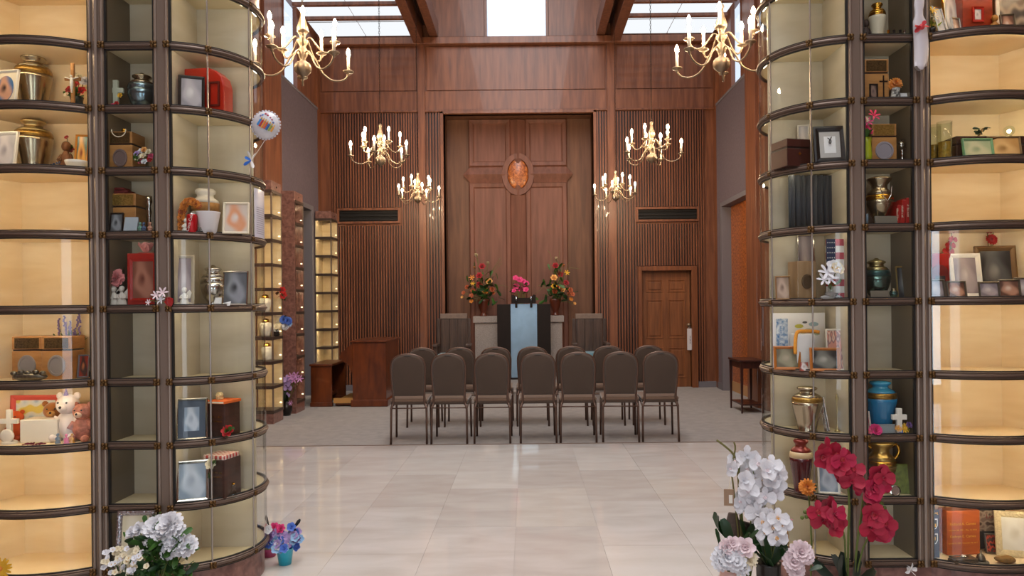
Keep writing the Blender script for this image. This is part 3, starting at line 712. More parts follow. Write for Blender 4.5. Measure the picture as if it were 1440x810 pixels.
g = G(); g.prism([(-17 * ls, .02), (17 * ls, .02), (17 * ls, .15), (14 * ls, .165), (9 * ls, .11), (-9 * ls, .11), (-14 * ls, .165), (-17 * ls, .15)], -.06, -.03); g.box(-17 * ls, 17 * ls, -.04, .26, .02, .045)
part(g, 'book_rest', M_LEC, t, loc=(0, 0, H - .005))
for sx in (-1, 1):
    g = G(); g.box(sx * 10.5 * ls - .02, sx * 10.5 * ls + .02, -.085, -.055, -.06, .12); br = part(g, 'bracket', M_LEC, t, bevel=.008, loc=(0, 0, H))
    g = G(); g.ell((sx * 10.5 * ls, -.09, .09), (.018, .012, .035), 8, 6); part(g, 'bracket_stud', mat('polished stud', 'b9c8d8', .2, metal=1), br, smooth=True)
def minister_chair(px, label):
    c = P(px, 441, 11.15); t = thing('armchair', label, 'chair', (c.x, 11.1, .19), 0, 'ministers chairs flanking the altar')
    wdm = wood('dark oak', '5a463b', '3d2f29', st=(12, 12, .8)); H = c.z - .19
    g = G(); g.box(-.21, .21, .16, .20, .4, H - .05); bk = part(g, 'backrest', wdm, t, bevel=.004)
    for k in range(3):
        g = G(); x = -.19 + .127 * k; g.box(x, x + .12, .148, .16, .5, H - .09); part(g, 'plank', wdm, bk, bevel=.004)
    g = G(); g.box(-.215, .215, .14, .21, H - .085, H); part(g, 'top_rail', mat('worn oak', '7d6a5e', .5, var=.2), t, bevel=.008)
    for sx in (-1, 1):
        g = G(); g.box(sx * .24 - .025, sx * .24 + .025, .15, .2, 0, H - .08); part(g, 'rear_post', wdm, t, bevel=.004)
        g = G(); g.box(sx * .24 - .025, sx * .24 + .025, -.26, -.21, 0, .62); part(g, 'leg', wdm, t, bevel=.004)
        g = G(); g.box(sx * .25 - .035, sx * .25 + .035, -.30, .16, .61, .65); part(g, 'armrest', wdm, t, bevel=.008)
    g = G(); g.box(-.23, .23, -.25, .18, .36, .43); part(g, 'seat_frame', wdm, t, bevel=.004)
    g = G(); g.box(-.215, .215, -.25, .15, .425, .50); part(g, 'cushion', mat('dusty blue cushion', '5f8796', .8, sheen=.3), t, bevel=.02, seg=3)
minister_chair(637, 'dark oak armchair with blue cushion left of the altar'); minister_chair(829, 'dark oak armchair with blue cushion right of the altar')
# ------------------------------------------------------------------ organ, bench, side table
M_MAH = wood('mahogany', '743817', '4f2410', rough=.28, st=(3, 3, .8), coat=.3)
t = thing('organ_console', 'reddish mahogany organ console in the far left corner', 'organ', (-2.26, 10.65, .002))
g = G(); g.box(-.24, .24, -.5, .5, .08, .92); part(g, 'case', M_MAH, t, bevel=.006)
g = G(); g.box(-.265, .265, -.52, .52, 0, .10); part(g, 'plinth', M_MAH, t, bevel=.01)
g = G(); g.box(-.26, .265, -.525, .525, .92, .945); part(g, 'lid', M_MAH, t, bevel=.006)
prof = [(-.24, .90), (-.30, .86), (-.36, .80), (-.40, .78), (-.42, .70), (-.38, .66), (-.30, .60), (-.26, .52), (-.24, .45)]
for y0 in (-.5, .46):
    g = G(); g.prism(prof, y0, y0 + .04); part(g, 'cheek', M_MAH, t)
g = G(); g.box(-.40, -.24, -.46, .46, .66, .70); part(g, 'key_desk', M_MAH, t)
g = G(); g.box(-.39, -.25, -.43, .43, .70, .715); part(g, 'keyboard', mat('ivory keys', 'd8cfbd', .3), t)
g = G(); g.box(-.50, -.24, -.46, .46, .02, .06); pb = part(g, 'pedal_frame', M_MAH, t)
for k in range(12):
    y = -.42 + k * .07; g = G(); g.box(-.50, -.26, y, y + .04, .06, .085); part(g, 'pedal', mat('pale pedal wood', 'b9874a', .45), pb)
g = G(); g.box(-.52, -.24, -.48, -.44, .05, .12); part(g, 'pedal_board_rail', mat('pale pedal wood', 'b9874a', .45), t)
t = thing('organ_bench', 'mahogany organ bench with solid ends and open side', 'bench', (-2.96, 10.6, .002))
for y0 in (-.41, .37):
    g = G(); g.box(-.15, .15, y0, y0 + .04, .05, .58); part(g, 'end_panel', M_MAH, t, bevel=.005)
    g = G(); g.box(-.16, .16, y0 - .01, y0 + .05, 0, .06); part(g, 'foot', M_MAH, t, bevel=.006)
g = G(); g.box(-.165, .165, -.43, .43, .58, .612); part(g, 'seat', M_MAH, t, bevel=.006)
g = G(); g.box(-.02, .02, -.37, .37, .10, .16); part(g, 'stretcher', M_MAH, t)
M_TBL = wood('dark cherry table', '43201a', '2a1411', rough=.3)
ty0, ty1 = 9.18, 9.67
t = thing('side_table', 'small dark cherry side table with slim legs by the right wall', 'table', (2.90, 9.43, .002))
hw_, hd = .135, .245
for sx in (-1, 1):
    for sy in (-1, 1):
        g = G(); g.add([(sx * hw_ + a * k, sy * hd + b * k, z) for z, k in ((0, .010), (.66, .018)) for a, b in ((-1, -1), (1, -1), (1, 1), (-1, 1))], [(0, 3, 2, 1), (4, 5, 6, 7), (0, 1, 5, 4), (1, 2, 6, 5), (2, 3, 7, 6), (3, 0, 4, 7)]); part(g, 'leg', M_TBL, t, bevel=.002)
g = G(); g.box(-hw_ - .03, hw_ + .03, -hd - .03, hd + .03, .665, .69); part(g, 'table_top', M_TBL, t, bevel=.005)
g = G(); g.box(-hw_, hw_, -hd, hd, .58, .665); part(g, 'apron', M_TBL, t)
g = G(); g.box(-hw_ + .005, hw_ - .005, -hd + .005, hd - .005, .10, .12); part(g, 'lower_shelf', M_TBL, t)
# ------------------------------------------------------------------ generic small things
M_PEWTER = mat('brushed pewter', 'a99a80', .24, metal=.95, var=.1, vscale=60, stretch=(1, 1, .05)); M_GOLD = mat('polished gold', 'd9a441', .2, metal=1); M_ANTB = mat('antique brass band', 'a8823e', .35, metal=.8, var=.4, vscale=90)
M_WHITE = mat('white ceramic', 'ece6da', .4); M_SILVER = mat('silver', 'c6c3bc', .18, metal=1); M_BLACK = mat('black lacquer', '1b1716', .3); M_DKWOOD = wood('dark stained box wood', '4a2a1e', '341c14', st=(3, 3, 14))
M_OAK = wood('honey oak box', 'b58249', '9c6b38', st=(3, 3, 14), rough=.45); M_REDW = wood('red cherry wood', '9a3418', '77240f', st=(3, 3, 10), rough=.3); M_REDL = mat('red lacquer', '9e1d12', .25, coat=.4)
M_PLAQ = mat('engraved plaque', '6b5634', .35, metal=.6, var=.6, vscale=140); M_PLAQG = mat('gold plaque', 'b99a52', .3, metal=.7, var=.5, vscale=160)
M_ORNG = mat('orange cloth', 'd9641f', .7); M_CREAM = mat('cream card', 'e8dcc2', .6); M_PAPER = mat('white paper', 'e6e4e4', .6); M_GLASSO = glassy('clear glassware', (.9, .93, .9), 1.5, .02)
M_GREEN = mat('leaf green', '3f6a26', .5, var=.35, vscale=12); M_DGREEN = mat('dark leaf', '22421f', .4, var=.3, vscale=10); M_STEM = mat('stem green', '5d6b2c', .6); M_STEMB = mat('olive stem', '6a6536', .6)
C = dict(white='efeef2', cream='f1e4c4', red='c21a1a', crimson='a50f1f', magenta='d3145a', pink='e2557f', hot='e0387e', orange='e08a2e', peach='e7a95c', yellow='e8b324', blue='4a6fc9', lilac='b79ad0', purple='6f4a86', rust='b4552a', pale='f4dfe2', sky='9cc3e6', crim2='b00b36', peony='e08c8c', crim3='c01548', pinkl='d79ad0')
def pm(c): return mat('petal ' + c, C[c], .6, var=.12, vscale=14, sheen=.2)
KINDS = dict(
    rose=[(4, 8, 25, .62, .62), (5, 28, 48, .8, .66), (6, 50, 82, 1.0, .72)], carnation=[(7, 8, 22, .66, .5), (10, 24, 42, .82, .5), (12, 44, 64, .95, .52), (14, 66, 92, 1.0, .5)],
    orchid=[(3, 72, 88, .95, .62), (2, 66, 84, 1.0, 1.1), (3, 10, 40, .35, .35)], five=[(5, 55, 80, 1.0, .95), (3, 20, 40, .45, .6)], daisy=[(12, 68, 80, 1.0, .28), (8, 40, 55, .5, .25)], sunflower=[(16, 70, 88, 1.0, .26), (16, 55, 75, .75, .22)],
    lily=[(6, 35, 85, 1.0, .3)], tulip=[(3, 14, -6, 1.0, .75), (3, 20, -2, .95, .75)], bud=[(4, 10, -12, 1.0, .5)], pom=[(10, 5, 30, .7, .3), (12, 35, 60, .85, .3), (14, 65, 95, 1.0, .3), (12, 100, 125, .95, .3)])
BLOOM = {}
def bloom_mesh(kind):
    if kind not in BLOOM:
        vs = []
        for v in range(2):
            g = G(); n0 = 0
            for (n, p0, p1, L, W) in KINDS[kind]:
                for i in range(n):
                    a = 2 * math.pi * (i + .5 * n0) / n + (random.uniform(-.08, .08))
                    if kind == 'orchid' and n == 2: a = math.pi * i
                    if kind == 'orchid' and n == 3 and p0 > 50: a = math.pi / 2 + 2 * math.pi * i / 3
                    g.petal(a, p0, p1, L, W, rnd=.7 if kind in ('carnation', 'pom') else .35)
                n0 += 1
            vs.append(g.mesh('blossom', True))
        BLOOM[kind] = vs
    return BLOOM[kind]
BM = {}
def blossom(parent, kind, c, pos, d, r, centre=None, name='blossom'):
    key = (kind, c, random.randrange(2))
    if key not in BM:
        me = bloom_mesh(kind)[key[2]].copy(); me.materials.append(pm(c)); BM[key] = me
    q = Vector(d).to_track_quat('Z', 'Y').to_euler()
    o = obj(name, BM[key], None, parent, pos, q, r)
    if centre:
        k2 = ('c', centre)
        if k2 not in BM:
            g = G(); g.ell((0, 0, .12), (.22, .22, .14), 8, 5); me = g.mesh('flower_centre', True); me.materials.append(pm(centre)); BM[k2] = me
        obj('flower_centre', BM[k2], None, o)
    return o
def leaf_geo(g, pos, d, L, W, bend=25):
    q = Vector(d).to_track_quat('Z', 'Y').to_matrix().to_4x4()
    g.petal(random.uniform(0, 6.28), 8, 8 + bend, L, W, Matrix.Translation(pos) @ q)
def jit(s): return Vector((random.uniform(-s, s), random.uniform(-s, s), random.uniform(-s, s)))
# --- the front-glass coordinates
def spot(row, x0, x1, d):
    Y = YF + d; z = rowz(row); X0, X1 = PX(x0, Y, z + .1), PX(x1, Y, z + .1)
    return (X0 + X1) / 2, Y, z, X1 - X0
def top_h(px, py, Y, z): return P(px, py, Y).z - z
URN = {
    'classic': ([(0, 0), (.30, 0), (.33, .02), (.30, .05), (.36, .22), (.44, .45), (.49, .60), (.50, .66)], [(.50, .66), (.49, .72), (.46, .77)], [(.46, .77), (.40, .81), (.29, .845), (.24, .86), (.235, .90), (.31, .935), (.33, .96), (.29, .985), (.1, 1.0), (0, 1.0)]),
    'round': ([(0, 0), (.25, 0), (.27, .03), (.24, .06), (.38, .2), (.48, .40), (.50, .55)], [(.50, .55), (.49, .63), (.45, .70)], [(.45, .70), (.36, .77), (.26, .80), (.25, .85), (.33, .88), (.33, .91), (.25, .94), (.1, .97), (.06, 1.0), (0, 1.0)]),
    'amphora': ([(0, 0), (.26, 0), (.28, .03), (.2, .08), (.18, .13), (.30, .25), (.44, .42), (.48, .52)], [(.48, .52), (.48, .58), (.46, .62)], [(.46, .62), (.36, .70), (.27, .75), (.27, .82), (.38, .90), (.42, .94), (.38, .965), (.1, 1.0), (0, 1.0)]),
    'straight': ([(0, 0), (.34, 0), (.36, .02), (.40, .25), (.47, .5)], [(.47, .5), (.49, .6), (.49, .68)], [(.49, .68), (.44, .75), (.3, .80), (.28, .86), (.35, .89), (.36, .94), (.3, .98), (0, 1.0)])}
def urn(label, row, x0, x1, yt, d, style='classic', body=None, band=None, lid=None, handles=False, group=None):
    X, Y, z, w_ = spot(row, x0, x1, d); h = top_h((x0 + x1) / 2, yt, Y, z)
    t = thing('urn', label, 'urn', (X, Y, z), random.uniform(0, 6), group)
    a, b, c = URN[style]
    for nm, pr, m in (('body', a, body), ('band', b, band or body), ('lid', c, lid or body)):
        g = G(); g.lathe([(r * w_, q * h) for r, q in pr], 24); part(g, nm, m, t, smooth=True)
    if handles:
        for s in (-1, 1):
            g = G(); g.tube(smooth_path([(s * .27 * w_, 0, .84 * h), (s * .52 * w_, 0, .9 * h), (s * .60 * w_, 0, .76 * h), (s * .44 * w_, 0, .60 * h)], 4), .008, 7); part(g, 'handle', M_GOLD, t, smooth=True)
        t.rotation_euler = (0, 0, 0)
    return t
def frame_at(label, loc, w_, h, rz=0.0, tilt=10, fm=None, pmat=None, b=.012, th=.012, mat_border=None, oval=False, group=None, cat='picture frame', name='picture_frame', stand=True):
    t = thing(name, label, cat, loc, rz, group)
    rot = (-R(tilt), 0, 0); up = th * math.sin(R(tilt))
    g = G(); g.ring([(0, 0), (0, -th), (b * .35, -th * 1.15), (b * .8, -th * .8), (b, -th * .5), (b, 0)], (-w_ / 2, w_ / 2, 0, h)); part(g, 'frame', fm, t, rot=rot, loc=(0, 0, up))
    g = G(); g.box(-w_ / 2 + b * .9, w_ / 2 - b * .9, -th * .45, -.0005, b * .9, h - b * .9)
    if mat_border or oval:
        part(g, 'mat_board', mat_border or M_CREAM, t, rot=rot, loc=(0, 0, up)); k = .22 if not oval else .14
        g = G(); iw, ih = w_ - 2 * b, h - 2 * b
        if oval: g.lathe([(0, 0), (iw * (.5 - k * .6), 0), (iw * (.5 - k * .6), .003), (0, .003)], 24, Matrix.Translation((0, -th * .46, h / 2)) @ Matrix.Diagonal((1, 1, ih / iw * .95, 1)) @ Matrix.Rotation(R(90), 4, 'X'))
        else: g.box(-iw * (.5 - k), iw * (.5 - k), -th * .52, -th * .45, b + ih * k * .8, h - b - ih * k * .8)
        part(g, 'photograph', pmat, t, rot=rot, loc=(0, 0, up))
    else:
        part(g, 'photograph', pmat, t, rot=rot, loc=(0, 0, up))
    if stand:
        tp = Vector((0, h * .7 * math.sin(R(tilt)), h * .7 * math.cos(R(tilt)) + up)); fd = min(.05, h * .3)
        g = G(); g.add([(-.012, tp.y, tp.z), (.012, tp.y, tp.z), (.016, tp.y + fd, 0), (-.016, tp.y + fd, 0), (-.012, tp.y + .003, tp.z), (.012, tp.y + .003, tp.z), (.016, tp.y + fd + .003, 0), (-.016, tp.y + fd + .003, 0)], [(0, 1, 2, 3), (4, 7, 6, 5), (0, 4, 5, 1), (2, 6, 7, 3), (1, 5, 6, 2), (0, 3, 7, 4)]); part(g, 'easel_leg', M_BLACK, t)
    return t
def frame(label, row, x0, x1, yt, d, rz=0.0, **k):
    X, Y, z, w_ = spot(row, x0, x1, d); h = top_h((x0 + x1) / 2, yt, Y, z) / math.cos(R(k.get('tilt', 10)))
    return frame_at(label, (X, Y, z), w_, h, R(rz), **k)
def box_urn(label, row, x0, x1, yt, d, dep=.13, rz=0.0, m=None, plaque=None, med=None, split=True, lidm=None, medm=None, name='urn_box', cat='urn'):
    X, Y, z, w_ = spot(row, x0, x1, d); h = top_h((x0 + x1) / 2, yt, Y, z)
    t = thing(name, label, cat, (X, Y + dep / 2, z), R(rz)); y0 = -dep / 2
    hs = h * .68 if split else h
    g = G(); g.box(-w_ / 2, w_ / 2, y0, -y0, 0, hs - (.004 if split else 0)); part(g, 'body', m, t, bevel=.003)
    if split:
        g = G(); g.box(-w_ / 2 + .004, w_ / 2 - .004, y0 + .004, -y0 - .004, hs - .006, hs + .006); part(g, 'groove', M_BLACK, t)
        g = G(); g.box(-w_ / 2, w_ / 2, y0, -y0, hs + .004, h); part(g, 'lid', lidm or m, t, bevel=.003)
    if plaque:
        g = G(); pz = (hs + h) / 2 if split else h * .75; g.box(-w_ * .4, w_ * .4, y0 - .003, y0, pz - .026, pz + .026); part(g, 'plaque', plaque, t)
    if med == 'oval' or med == 'circle':
        g = G(); r = w_ * (.3 if med == 'oval' else .37); g.lathe([(0, 0), (r, 0), (r * .96, .006), (r * .78, .007), (r * .74, .003), (0, .003)], 24, Matrix.Translation((0, y0, hs * .47)) @ Matrix.Diagonal((1, 1, 1.25 if med == 'oval' else 1.0, 1)) @ Matrix.Rotation(R(90), 4, 'X')); part(g, 'medallion', medm or mat('grey medallion', '8d8684', .3), t)
    if med == 'window':
        g = G(); g.ring([(0, y0), (0, y0 - .004), (.008, y0 - .004), (.008, y0)], (-w_ * .3, w_ * .05, hs * .1, hs * .62)); part(g, 'photo_window', M_BLACK, t)
        g = G(); g.box(-w_ * .28, w_ * .03, y0 - .001, y0, hs * .12, hs * .6); part(g, 'photograph', pic('sepia portrait', ('5a4a46', '8d7468', '6a5a58')), t)
        g = G(); x = w_ * .28; g.box(x - .003, x + .003, y0 - .003, y0, hs * .1, hs * .9); g.box(x - .02, x + .02, y0 - .003, y0, hs * .68, hs * .68 + .006); part(g, 'cross', M_BLACK, t)
    return t
def simple(name, label, cat, loc, rz=0.0, group=None): return thing(name, label, cat, loc, rz, group)
def nloc(row, x, d):
    X, Y, z, _ = spot(row, x - 5, x + 5, d); return X, Y, z
def posy(label, loc, blooms, leaves=6, vase=None, vr=.025, vh=.06, name='flower_posy', cat='flowers', leafL=.05, lm=None, rise=None):
    """small bunch; blooms = (dx, dz, kind, colour, r) relative to the base"""
    t = thing(name, label, cat, loc)
    if vase is not None:
        g = G(); g.lathe([(0, 0), (vr * .8, 0), (vr, vh * .3), (vr * .8, vh * .75), (vr * .95, vh), (vr * .8, vh), (vr * .7, vh * .8), (0, vh * .6)], 16); part(g, 'vase', vase, t, smooth=True)
    g = G(); base = Vector((0, 0, vh * .7 if vase is not None else 0.0))
    for dx, dz, k, c, r in blooms:
        g.tube([base, Vector((dx * .5, 0, (base.z + dz) * .55)), Vector((dx, -.002, dz))], .0018, 5)
    part(g, 'stems', M_STEM, t)
    for dx, dz, k, c, r in blooms: blossom(t, k, c, (dx, random.uniform(-.012, .004), dz), (dx * 6, -1, .45), r, 'yellow' if k in ('five', 'daisy') else None)
    if leaves:
        zs = [b[1] for b in blooms]; xs = [b[0] for b in blooms]
        for i in range(leaves):
            g = G(); leaf_geo(g, (random.uniform(min(xs), max(xs)) * .7, random.uniform(-.008, .008), base.z + (min(zs) - base.z) * random.uniform(.4, 1.0)), (random.uniform(-1, 1), random.uniform(-.8, .3), random.uniform(.1, .8)), leafL, leafL * .5); part(g, 'leaf', lm or M_GREEN, t, smooth=True)
    return t
def cross_thing(label, row, xc, yt, d, w_, m, thick=.012, base=True, corpus=False, name='standing_cross', rz=0):
    X, Y, z = nloc(row, xc, d); h = top_h(xc, yt, Y, z); t = thing(name, label, 'cross', (X, Y, z), R(rz)); b = .016 if base else 0; a = w_ / 2; k = thick * .75
    zc = h * .66
    g = G(); g.prism([(-k, b), (k, b), (k, zc - k), (a, zc - k), (a, zc + k), (k, zc + k), (k, h), (-k, h), (-k, zc + k), (-a, zc + k), (-a, zc - k), (-k, zc - k)], -thick / 2, thick / 2); part(g, 'cross', m, t, bevel=.002)
    if base:
        g = G(); g.lathe([(.0, 0), (.035, 0), (.035, .008), (.022, .016), (0, .017)], 16); part(g, 'base', m, t)
    if corpus:
        g = G(); y = -thick / 2 - .004
        g.tube([(0, y, zc + .004), (0, y, zc - .03), (0, y, zc - .07)], .006, 7, radii=[.007, .008, .004]); g.ell((0, y - .003, zc + .012), .006, 8, 6)
        for s in (-1, 1): g.tube([(0, y, zc - .004), (s * a * .5, y, zc + .003), (s * a * .85, y, zc + .006)], .003, 6)
        part(g, 'corpus', M_WHITE, t, smooth=True)
    return t
def figurine(label, loc, h, m, rz=0.0, name='figurine', wings=False, m2=None, lean=0):
    t = thing(name, label, 'figurine', loc, rz)
    g = G(); g.lathe([(0, 0), (.26 * h, 0), (.27 * h, .04 * h), (.22 * h, .2 * h), (.17 * h, .42 * h), (.15 * h, .55 * h), (.08 * h, .66 * h), (.05 * h, .70 * h), (0, .71 * h)], 16, sy=.8); part(g, 'robe', m, t, smooth=True)
    g = G(); g.ell((0, -.01 * h, .82 * h), (.115 * h, .12 * h, .14 * h), 12, 8); hd = part(g, 'head', m2 or m, t, smooth=True)
    g = G(); g.ell((0, .02 * h, .87 * h), (.125 * h, .12 * h, .12 * h), 12, 8); part(g, 'hair', m, hd, smooth=True)
    for s in (-1, 1):
        g = G(); g.tube(smooth_path([(s * .13 * h, 0, .58 * h), (s * .2 * h, -.06 * h, .42 * h), (s * .05 * h, -.17 * h, .42 * h)], 3), .045 * h, 7); part(g, 'arm', m, t, smooth=True)
        if wings:
            g = G(); g.prism([(0, .62 * h), (s * .22 * h, .85 * h), (s * .34 * h, .7 * h), (s * .26 * h, .4 * h), (s * .06 * h, .36 * h)], .10 * h, .13 * h); part(g, 'wing', m, t, bevel=.002)
    return t
def card(label, loc, w_, h, m, rz=0.0, tilt=14, name='card', cat='card', th=.002, txt=None, tm=None):
    """a folded standing card"""
    t = thing(name, label, cat, loc, rz); tl = R(tilt); y = h * math.sin(tl)
    g = G(); g.box(-w_ / 2, w_ / 2, 0, th, 0, h); part(g, 'front_leaf', m, t, rot=(-tl, 0, 0), loc=(0, 0, .0006))
    g = G(); g.box(-w_ / 2, w_ / 2, -th, 0, 0, h); part(g, 'back_leaf', m, t, rot=(tl, 0, 0), loc=(0, 2 * y, .0006))
    if txt:
        for i, (s, sz, zz) in enumerate(txt): text(t, s, sz, (0, zz * math.sin(tl) - .0012, zz), tm or M_BLACK, rot=(R(90) - tl, 0, 0))
    return t
def plush(label, loc, h, m, m2=None, rz=0):
    t = thing('plush_toy', label, 'toy', loc, rz)
    g = G(); g.ell((0, 0, .32 * h), (.26 * h, .22 * h, .32 * h), 14, 9); part(g, 'body', m, t, smooth=True)
    g = G(); g.ell((0, -.03 * h, .76 * h), (.23 * h, .21 * h, .22 * h), 14, 9); hd = part(g, 'head', m, t, smooth=True)
    g = G(); g.ell((0, -.21 * h, .70 * h), (.10 * h, .09 * h, .08 * h), 10, 7); part(g, 'muzzle', m2 or m, hd, smooth=True)
    g = G(); g.ell((0, -.29 * h, .73 * h), .03 * h, 8, 6)
    for s in (-1, 1): g.ell((s * .09 * h, -.22 * h, .82 * h), .022 * h, 8, 6)
    part(g, 'eyes_and_nose', M_BLACK, hd, smooth=True)
    for s in (-1, 1):
        g = G(); g.ell((s * .18 * h, 0, .94 * h), (.08 * h, .05 * h, .08 * h), 10, 7); part(g, 'ear', m, t, smooth=True)
        g = G(); g.tube([(s * .2 * h, -.05 * h, .5 * h), (s * .28 * h, -.14 * h, .32 * h)], .07 * h, 8); part(g, 'arm', m, t, smooth=True)
        g = G(); g.ell((s * .17 * h, -.22 * h, .09 * h), (.09 * h, .13 * h, .09 * h), 10, 7); part(g, 'leg', m, t, smooth=True)
    return t
def small_vessel(label, loc, prof, m, name='vase', cat='vase', n=18, extra=None):
    t = thing(name, label, cat, loc); g = G(); g.lathe(prof, n); part(g, 'body', m, t, smooth=True)
    if extra: extra(t)
    return t
P_FACE = pic('blurred portrait', ('8a8086', 'b0a4a6', 'd0c6c4')); P_FACE2 = pic('warm portrait', ('6b4a3c', 'b98a72', 'd8c0b0')); P_BLUE = pic('blue portrait', ('4d79a8', 'd7a487', '3c2f30')); P_GREY = pic('grey blurred print', ('5e6164', '8c8f94', '3a3c3e')); P_PALE = pic('pale print', ('b9b6ba', 'd8d2d2', 'a79ea4')); P_SILV = pic('blue grey print', ('7f90a4', 'b9c2cf', '9aa3b4')); P_DARK = pic('dark print', ('2c2d2f', '57595a', '8a8a88'))
# ------------------------------------------------------------------ LEFT TOWER
# bow niches (column against the left edge)
frame('white framed oval portrait on blue beside a pewter urn', 1, -14, 25, 98, .0, rz=-8, fm=M_WHITE, pmat=P_BLUE, oval=True, mat_border=M_CREAM, tilt=8)
urn('pewter urn with antique gold shoulder beside the crucifix, upper left niche', 1, 24, 71, 79, .125, 'classic', M_PEWTER, M_ANTB, M_PEWTER)
cross_thing('small wooden crucifix with white figure before red flowers', 1, 102.5, 89, .05, .078, M_OAK, .011, base=False, corpus=True, name='crucifix')
posy('red and white flowers with greenery in a dark glass vase behind the crucifix', nloc(1, 108, .14), [(-.03, .125, 'rose', 'red', .024), (.025, .12, 'rose', 'red', .026), (0, .15, 'rose', 'red', .022), (.04, .17, 'carnation', 'white', .026), (.015, .19, 'carnation', 'cream', .02), (-.045, .10, 'five', 'cream', .016)], 6, mat('dark green glass', '24383a', .15), .034, .09)
frame('white picture frame beside the second pewter urn', 2, -14, 24, 185, .0, rz=-8, fm=M_WHITE, pmat=P_PALE, tilt=8, b=.016)
urn('pewter urn with mottled gold shoulder, one shelf below the crucifix', 2, 23, 72, 169, .125, 'classic', M_PEWTER, M_ANTB, mat('dull brass', 'a89468', .28, metal=.9))
figurine('brown carved wooden figure next to the second pewter urn', nloc(2, 93, .13), .17, mat('brown carving', '7a4a22', .6, var=.3, vscale=40), m2=mat('brown carving', '7a4a22'))
frame('small amber icon frame leaning in the figurine niche', 2, 105, 122, 189, .10, rz=12, fm=mat('amber frame', 'c98430', .4), pmat=pic('icon print', ('3d6b63', 'd9a04a', '7c3a22')), b=.008)
small_vessel('fluted white scallop bowl before the amber icon', nloc(2, 108, .05), [(0, 0), (.03, 0), (.036, .01), (.05, .035), (.054, .05), (.05, .05), (.034, .015), (0, .01)], M_WHITE, 'scallop_bowl', 'bowl', 14)
posy('two small red blossoms poking up behind the brown figure', nloc(2, 95, .17), [(0, .195, 'five', 'crimson', .012), (.02, .13, 'rose', 'crimson', .022)], 2)
t = thing('rosary', 'string of dark blue beads lying by the scallop bowl', 'beads', nloc(2, 86, .04))
for k in range(14):
    g = G(); a = k * .25; g.ell((-.03 + .03 * math.cos(a * 1.8), .02 * math.sin(a * 1.8), .006 + (.04 * max(0, (k - 6) / 8))), .0058, 8, 6); part(g, 'bead', mat('dark blue bead', '2c3350', .2), t, smooth=True)
for i, (a, b) in enumerate(((16, 58), (58, 108))):
    box_urn('honey oak urn box with plaque, %s of the pair under the lavender' % ('left' if i == 0 else 'right'), 5, a + .5, b - (.5 if i == 0 else 9), 473, .055, .12, 3, M_OAK, M_PLAQ, 'oval')
t = thing('lavender_plant', 'potted lavender with purple spikes behind the oak urn boxes', 'plant', nloc(5, 98, .20))
g = G(); g.lathe([(0, 0), (.016, 0), (.02, .07), (.017, .07), (0, .05)], 14); part(g, 'pot', mat('grey pot', '8d8272', .7), t)
random.seed(11)
for k in range(15):
    dx, h = random.uniform(-.075, .06), random.uniform(.20, .315); g = G(); g.tube([(dx * .2, 0, .05), (dx * .6, -.005, h * .6), (dx, -.008, h)], .0013, 4); sm = part(g, 'stem', M_STEM, t)
    g = G()
    for q in range(7): g.ell((dx + random.uniform(-.004, .004), -.008, h - .035 + q * .008), (.006, .006, .005), 6, 4)
    part(g, 'flower_spike', mat('lavender bloom', '8a76a6', .7), sm)
for k in range(22):
    g = G(); leaf_geo(g, (random.uniform(-.03, .03), 0, .12), (random.uniform(-.7, .7), -.1, 1), .12, .012); part(g, 'leaf', M_GREEN, t)
t = thing('silver_tray', 'tarnished silver relief ornament lying before the oak urn boxes', 'ornament', nloc(5, 42, -.02))
g = G(); g.ell((0, 0, .022), (.085, .03, .022), 20, 8); part(g, 'dish', mat('tarnished silver', '7d7668', .35, metal=.9, var=.4, vscale=90), t, smooth=True)
for k in range(5):
    g = G(); g.ell((-.07 + .035 * k, -.012, .04 + .006 * (k % 2)), (.016, .012, .012), 10, 6); part(g, 'relief', mat('tarnished silver', '7d7668'), t, smooth=True)
frame('small arched icon of a seated figure in the corner behind the lavender', 5, 110, 124, 500, .11, rz=10, fm=mat('blue icon frame', '6c7486', .4), pmat=pic('red icon', ('8c2f1f', '3a2a26', 'b06a3c')), b=.006)
# child's niche (seventh row, bow)
frame('childs painting in a thick red frame with lilac corners', 6, 15, 85, 556, .165, rz=0, fm=mat('coral red frame', 'cf4f40', .5), pmat=pic('childs painting', ('a9c4d0', 'd9e2e0', 'e6e6d6', 'e4cf6a'), 5.0), b=.026, tilt=3)
t = cross_thing('ornate white ceramic cross with rosette base', 6, 13.5, 576, .02, .088, M_WHITE, .016, name='ceramic_cross')
g = G(); g.lathe([(0, 0), (.032, 0), (.034, .008), (.026, .012), (0, .012)], 18, Matrix.Translation((0, -.012, .04)) @ Matrix.Rotation(R(90), 4, 'X')); part(g, 'rosette', M_WHITE, t, smooth=True)
box_urn('plain white urn box before the childs painting', 6, 28, 78, 590, .03, .11, 4, M_WHITE, split=False)
plush('brown teddy bear peeping over the white box', nloc(6, 75, .135), .19, mat('teddy fur', '9c5f22', .95, sheen=.5), mat('teddy muzzle', 'b98a50', .9), R(20))
t = plush('white and lilac unicorn plush beside the teddy bear', nloc(6, 97, .10), .235, mat('white plush', 'e8dcd6', .95, sheen=.5), mat('white plush', 'e8dcd6'))
g = G(); g.lathe([(.012, 0), (.006, .02), (0, .04)], 10, Matrix.Translation((0, -.02, .225))); part(g, 'horn', mat('purple horn', '7b5a8c', .5), t, smooth=True)
plush('small pink patterned doll in the corner of the toy niche', nloc(6, 117, .08), .19, mat('pink doll cloth', 'c9826e', .9, var=.4, vscale=60), mat('doll face', 'e2bfa4', .8))
t = thing('feather', 'dark pink feather lying flat before the white box', 'feather', nloc(6, 46, -.05))
g = G(); g.tube([(-.08, 0, .004), (.06, 0, .006)], .002, 5); part(g, 'quill', M_CREAM, t)
